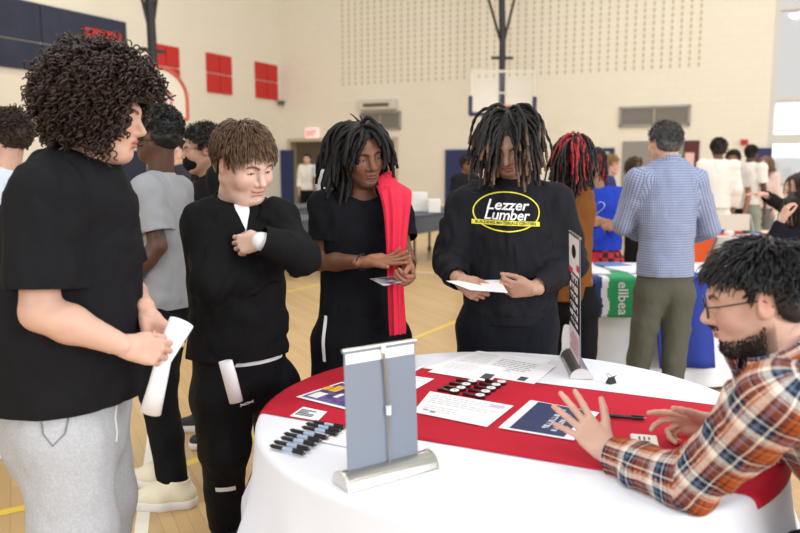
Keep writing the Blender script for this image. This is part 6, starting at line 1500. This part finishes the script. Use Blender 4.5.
    # women at the orange table, seated
    def ed(J):
        Y = 7.2; J['pel'] = A([J['pel'][0], Y, .5]); d = P(797, 186, Y)-J['head']
        for k in ('head', 'neck', 'chest', 'waist', 'shR', 'shL', 'elR', 'elL', 'wrR', 'wrL'): J[k] = J[k]+d*(1 if k not in ('waist',) else .9)
        J['elR'] = P(782, 206, Y-.2); J['wrR'] = P(763, 194, Y-.35); J['handR'] = (A([-1, -.1, .1]), A([0, 0, -1]), [.2]*4, .2)
        for n, sg in (('R', 1), ('L', -1)): J['hip'+n] = J['pel']+A([0, .09*sg, -.02]); J['kn'+n] = J['pel']+A([-.42, .1*sg, -.02]); J['an'+n] = A([J['pel'][0]-.42, Y+.1*sg, .085]); J['ft'+n] = A([-1., 0, 0])
    _, J_, _ = extra('woman in black long sleeves reaching one arm out over the orange table', 797, 7.2, (-1, .1), 1.66, 'light', (34, 32, 38), blk, h_long((58, 34, 28), 42, (.2, .28), 240), edit=ed, sleeve=1.85, fem=True, name_top='sweater')
    seat_under(J_['pel'], 'beige folding chair under the woman in black long sleeves')
    def ed(J):
        Y = 5.9; d = P(795, 209, Y)-J['head']
        for k in ('head', 'neck', 'chest', 'waist', 'pel', 'shR', 'shL', 'elR', 'elL', 'wrR', 'wrL'): J[k] = J[k]+d
        J['elL'] = P(775, 238, Y-.1); J['wrL'] = P(783, 219, Y-.12); J['handL'] = (A([.2, 0, 1]), A([1, .2, 0]), [.6]*4, .5)
        for n, sg in (('R', 1), ('L', -1)): J['hip'+n] = J['pel']+A([0, .09*sg, -.02]); J['kn'+n] = J['pel']+A([-.42, .1*sg, -.02]); J['an'+n] = A([J['pel'][0]-.42, Y+.1*sg, .085]); J['ft'+n] = A([-1., 0, 0])
    _, J_, _ = extra('long-haired woman in dark navy top resting her chin on her hand by the orange table', 795, 5.9, (-1, .2), 1.66, 'light', (28, 30, 40), blk, h_long((44, 28, 24), 43, (.22, .3), 300), edit=ed, sleeve=1.85, fem=True, name_top='sweater', pitch=8)
    seat_under(J_['pel'], 'beige folding chair under the long-haired woman in dark navy top')

def seat_under(p, lab):
    ch = thing('folding_chair', lab, 'chair', (p[0], p[1], 0), -math.pi/2); m = mat('chair_beige', (206, 198, 182), .5); st = mat('chair_steel', (150, 150, 150), .4, .6)
    bm = bmesh.new(); box(bm, (0, 0, .37), (.42, .42, .03), bev=.012); from_bm('seat', bm, m, ch)
    bm = bmesh.new(); box(bm, (0, .25, .70), (.42, .025, .28), Matrix.Rotation(math.radians(-8), 3, 'X'), .01); from_bm('backrest', bm, m, ch)
    for sx in (-1, 1):
        bm = bmesh.new(); tube(bm, [(sx*.23, -.24, 0), (sx*.23, .06, .37), (sx*.225, .28, .84)], .012, 8); from_bm('leg', bm, st, ch, smooth=True)
        bm = bmesh.new(); tube(bm, [(sx*.2, .28, 0), (sx*.2, -.1, .37)], .012, 8); from_bm('leg', bm, st, ch, smooth=True)
# ------------------------------------------------------------------ light, camera, view
def build_light():
    w = bpy.data.worlds.new('World'); SC.world = w; w.use_nodes = True; bg = w.node_tree.nodes['Background']; bg.inputs[0].default_value = (1.0, .985, .96, 1); bg.inputs[1].default_value = .70
    def area(name, loc, to, size, e, col=(1, 1, 1)):
        l = bpy.data.lights.new(name, 'AREA'); l.shape = 'RECTANGLE'; l.size, l.size_y = size; l.energy = e; l.color = col; o = bpy.data.objects.new(name, l); COL.objects.link(o); o.location = loc
        o.rotation_euler = (Vector(to)-Vector(loc)).to_track_quat('-Z', 'Y').to_euler(); return o
    # high-bay lamps
    for i, x in enumerate((-6, 0, 6)):
        for j, y in enumerate((-1, 7, 15)): area('bay_lamp', (x, y, 8.6), (x, y, 0), (1.2, .6), 130, (1, .95, .88))
    # daylight from tall windows beside the camera, plus an added fill lamp behind it
    area('window_and_fill', (9, -4, 3.6), (0, 3, 1), (6, 4), 820, (.93, .96, 1))
    area('window_and_fill', (-3.5, -6, 3.4), (0, 3, .9), (5, 3), 300, (.90, .95, 1))  # unseen fill lamp, added to whiten the cloth skirt and lift the faces
    area('daylight_window_far', (12.5, 12, 4), (0, 12, 1), (6, 5), 260, (.95, .98, 1))
def build_camera():
    c = bpy.data.cameras.new('camera'); o = bpy.data.objects.new('camera', c); COL.objects.link(o); o.location = (0, 0, CAM_H); o.rotation_euler = (math.pi/2-PITCH, 0, 0)
    c.sensor_width = 36; c.lens = 36*F_PX/800; c.clip_start = .05; c.clip_end = 200; c.dof.use_dof = True; c.dof.focus_distance = 2.75; c.dof.aperture_fstop = 2.6
    c.lens = 36*F_PX/800
    SC.camera = o; v = SC.view_settings; v.view_transform = 'Standard'; v.look = 'None'; v.gamma = 1; v.use_curve_mapping = False; v.exposure = .10
import os, time
_t = time.time()
def step(f):
    global _t
    f(); print('STEP', f.__name__, round(time.time()-_t, 1)); _t = time.time()
for f in (build_room, build_furniture, lambda: build_items(build_table()), p_curly, p_crossed, p_dreads, p_reader, p_plaid, build_extras, build_light, build_camera): step(f)
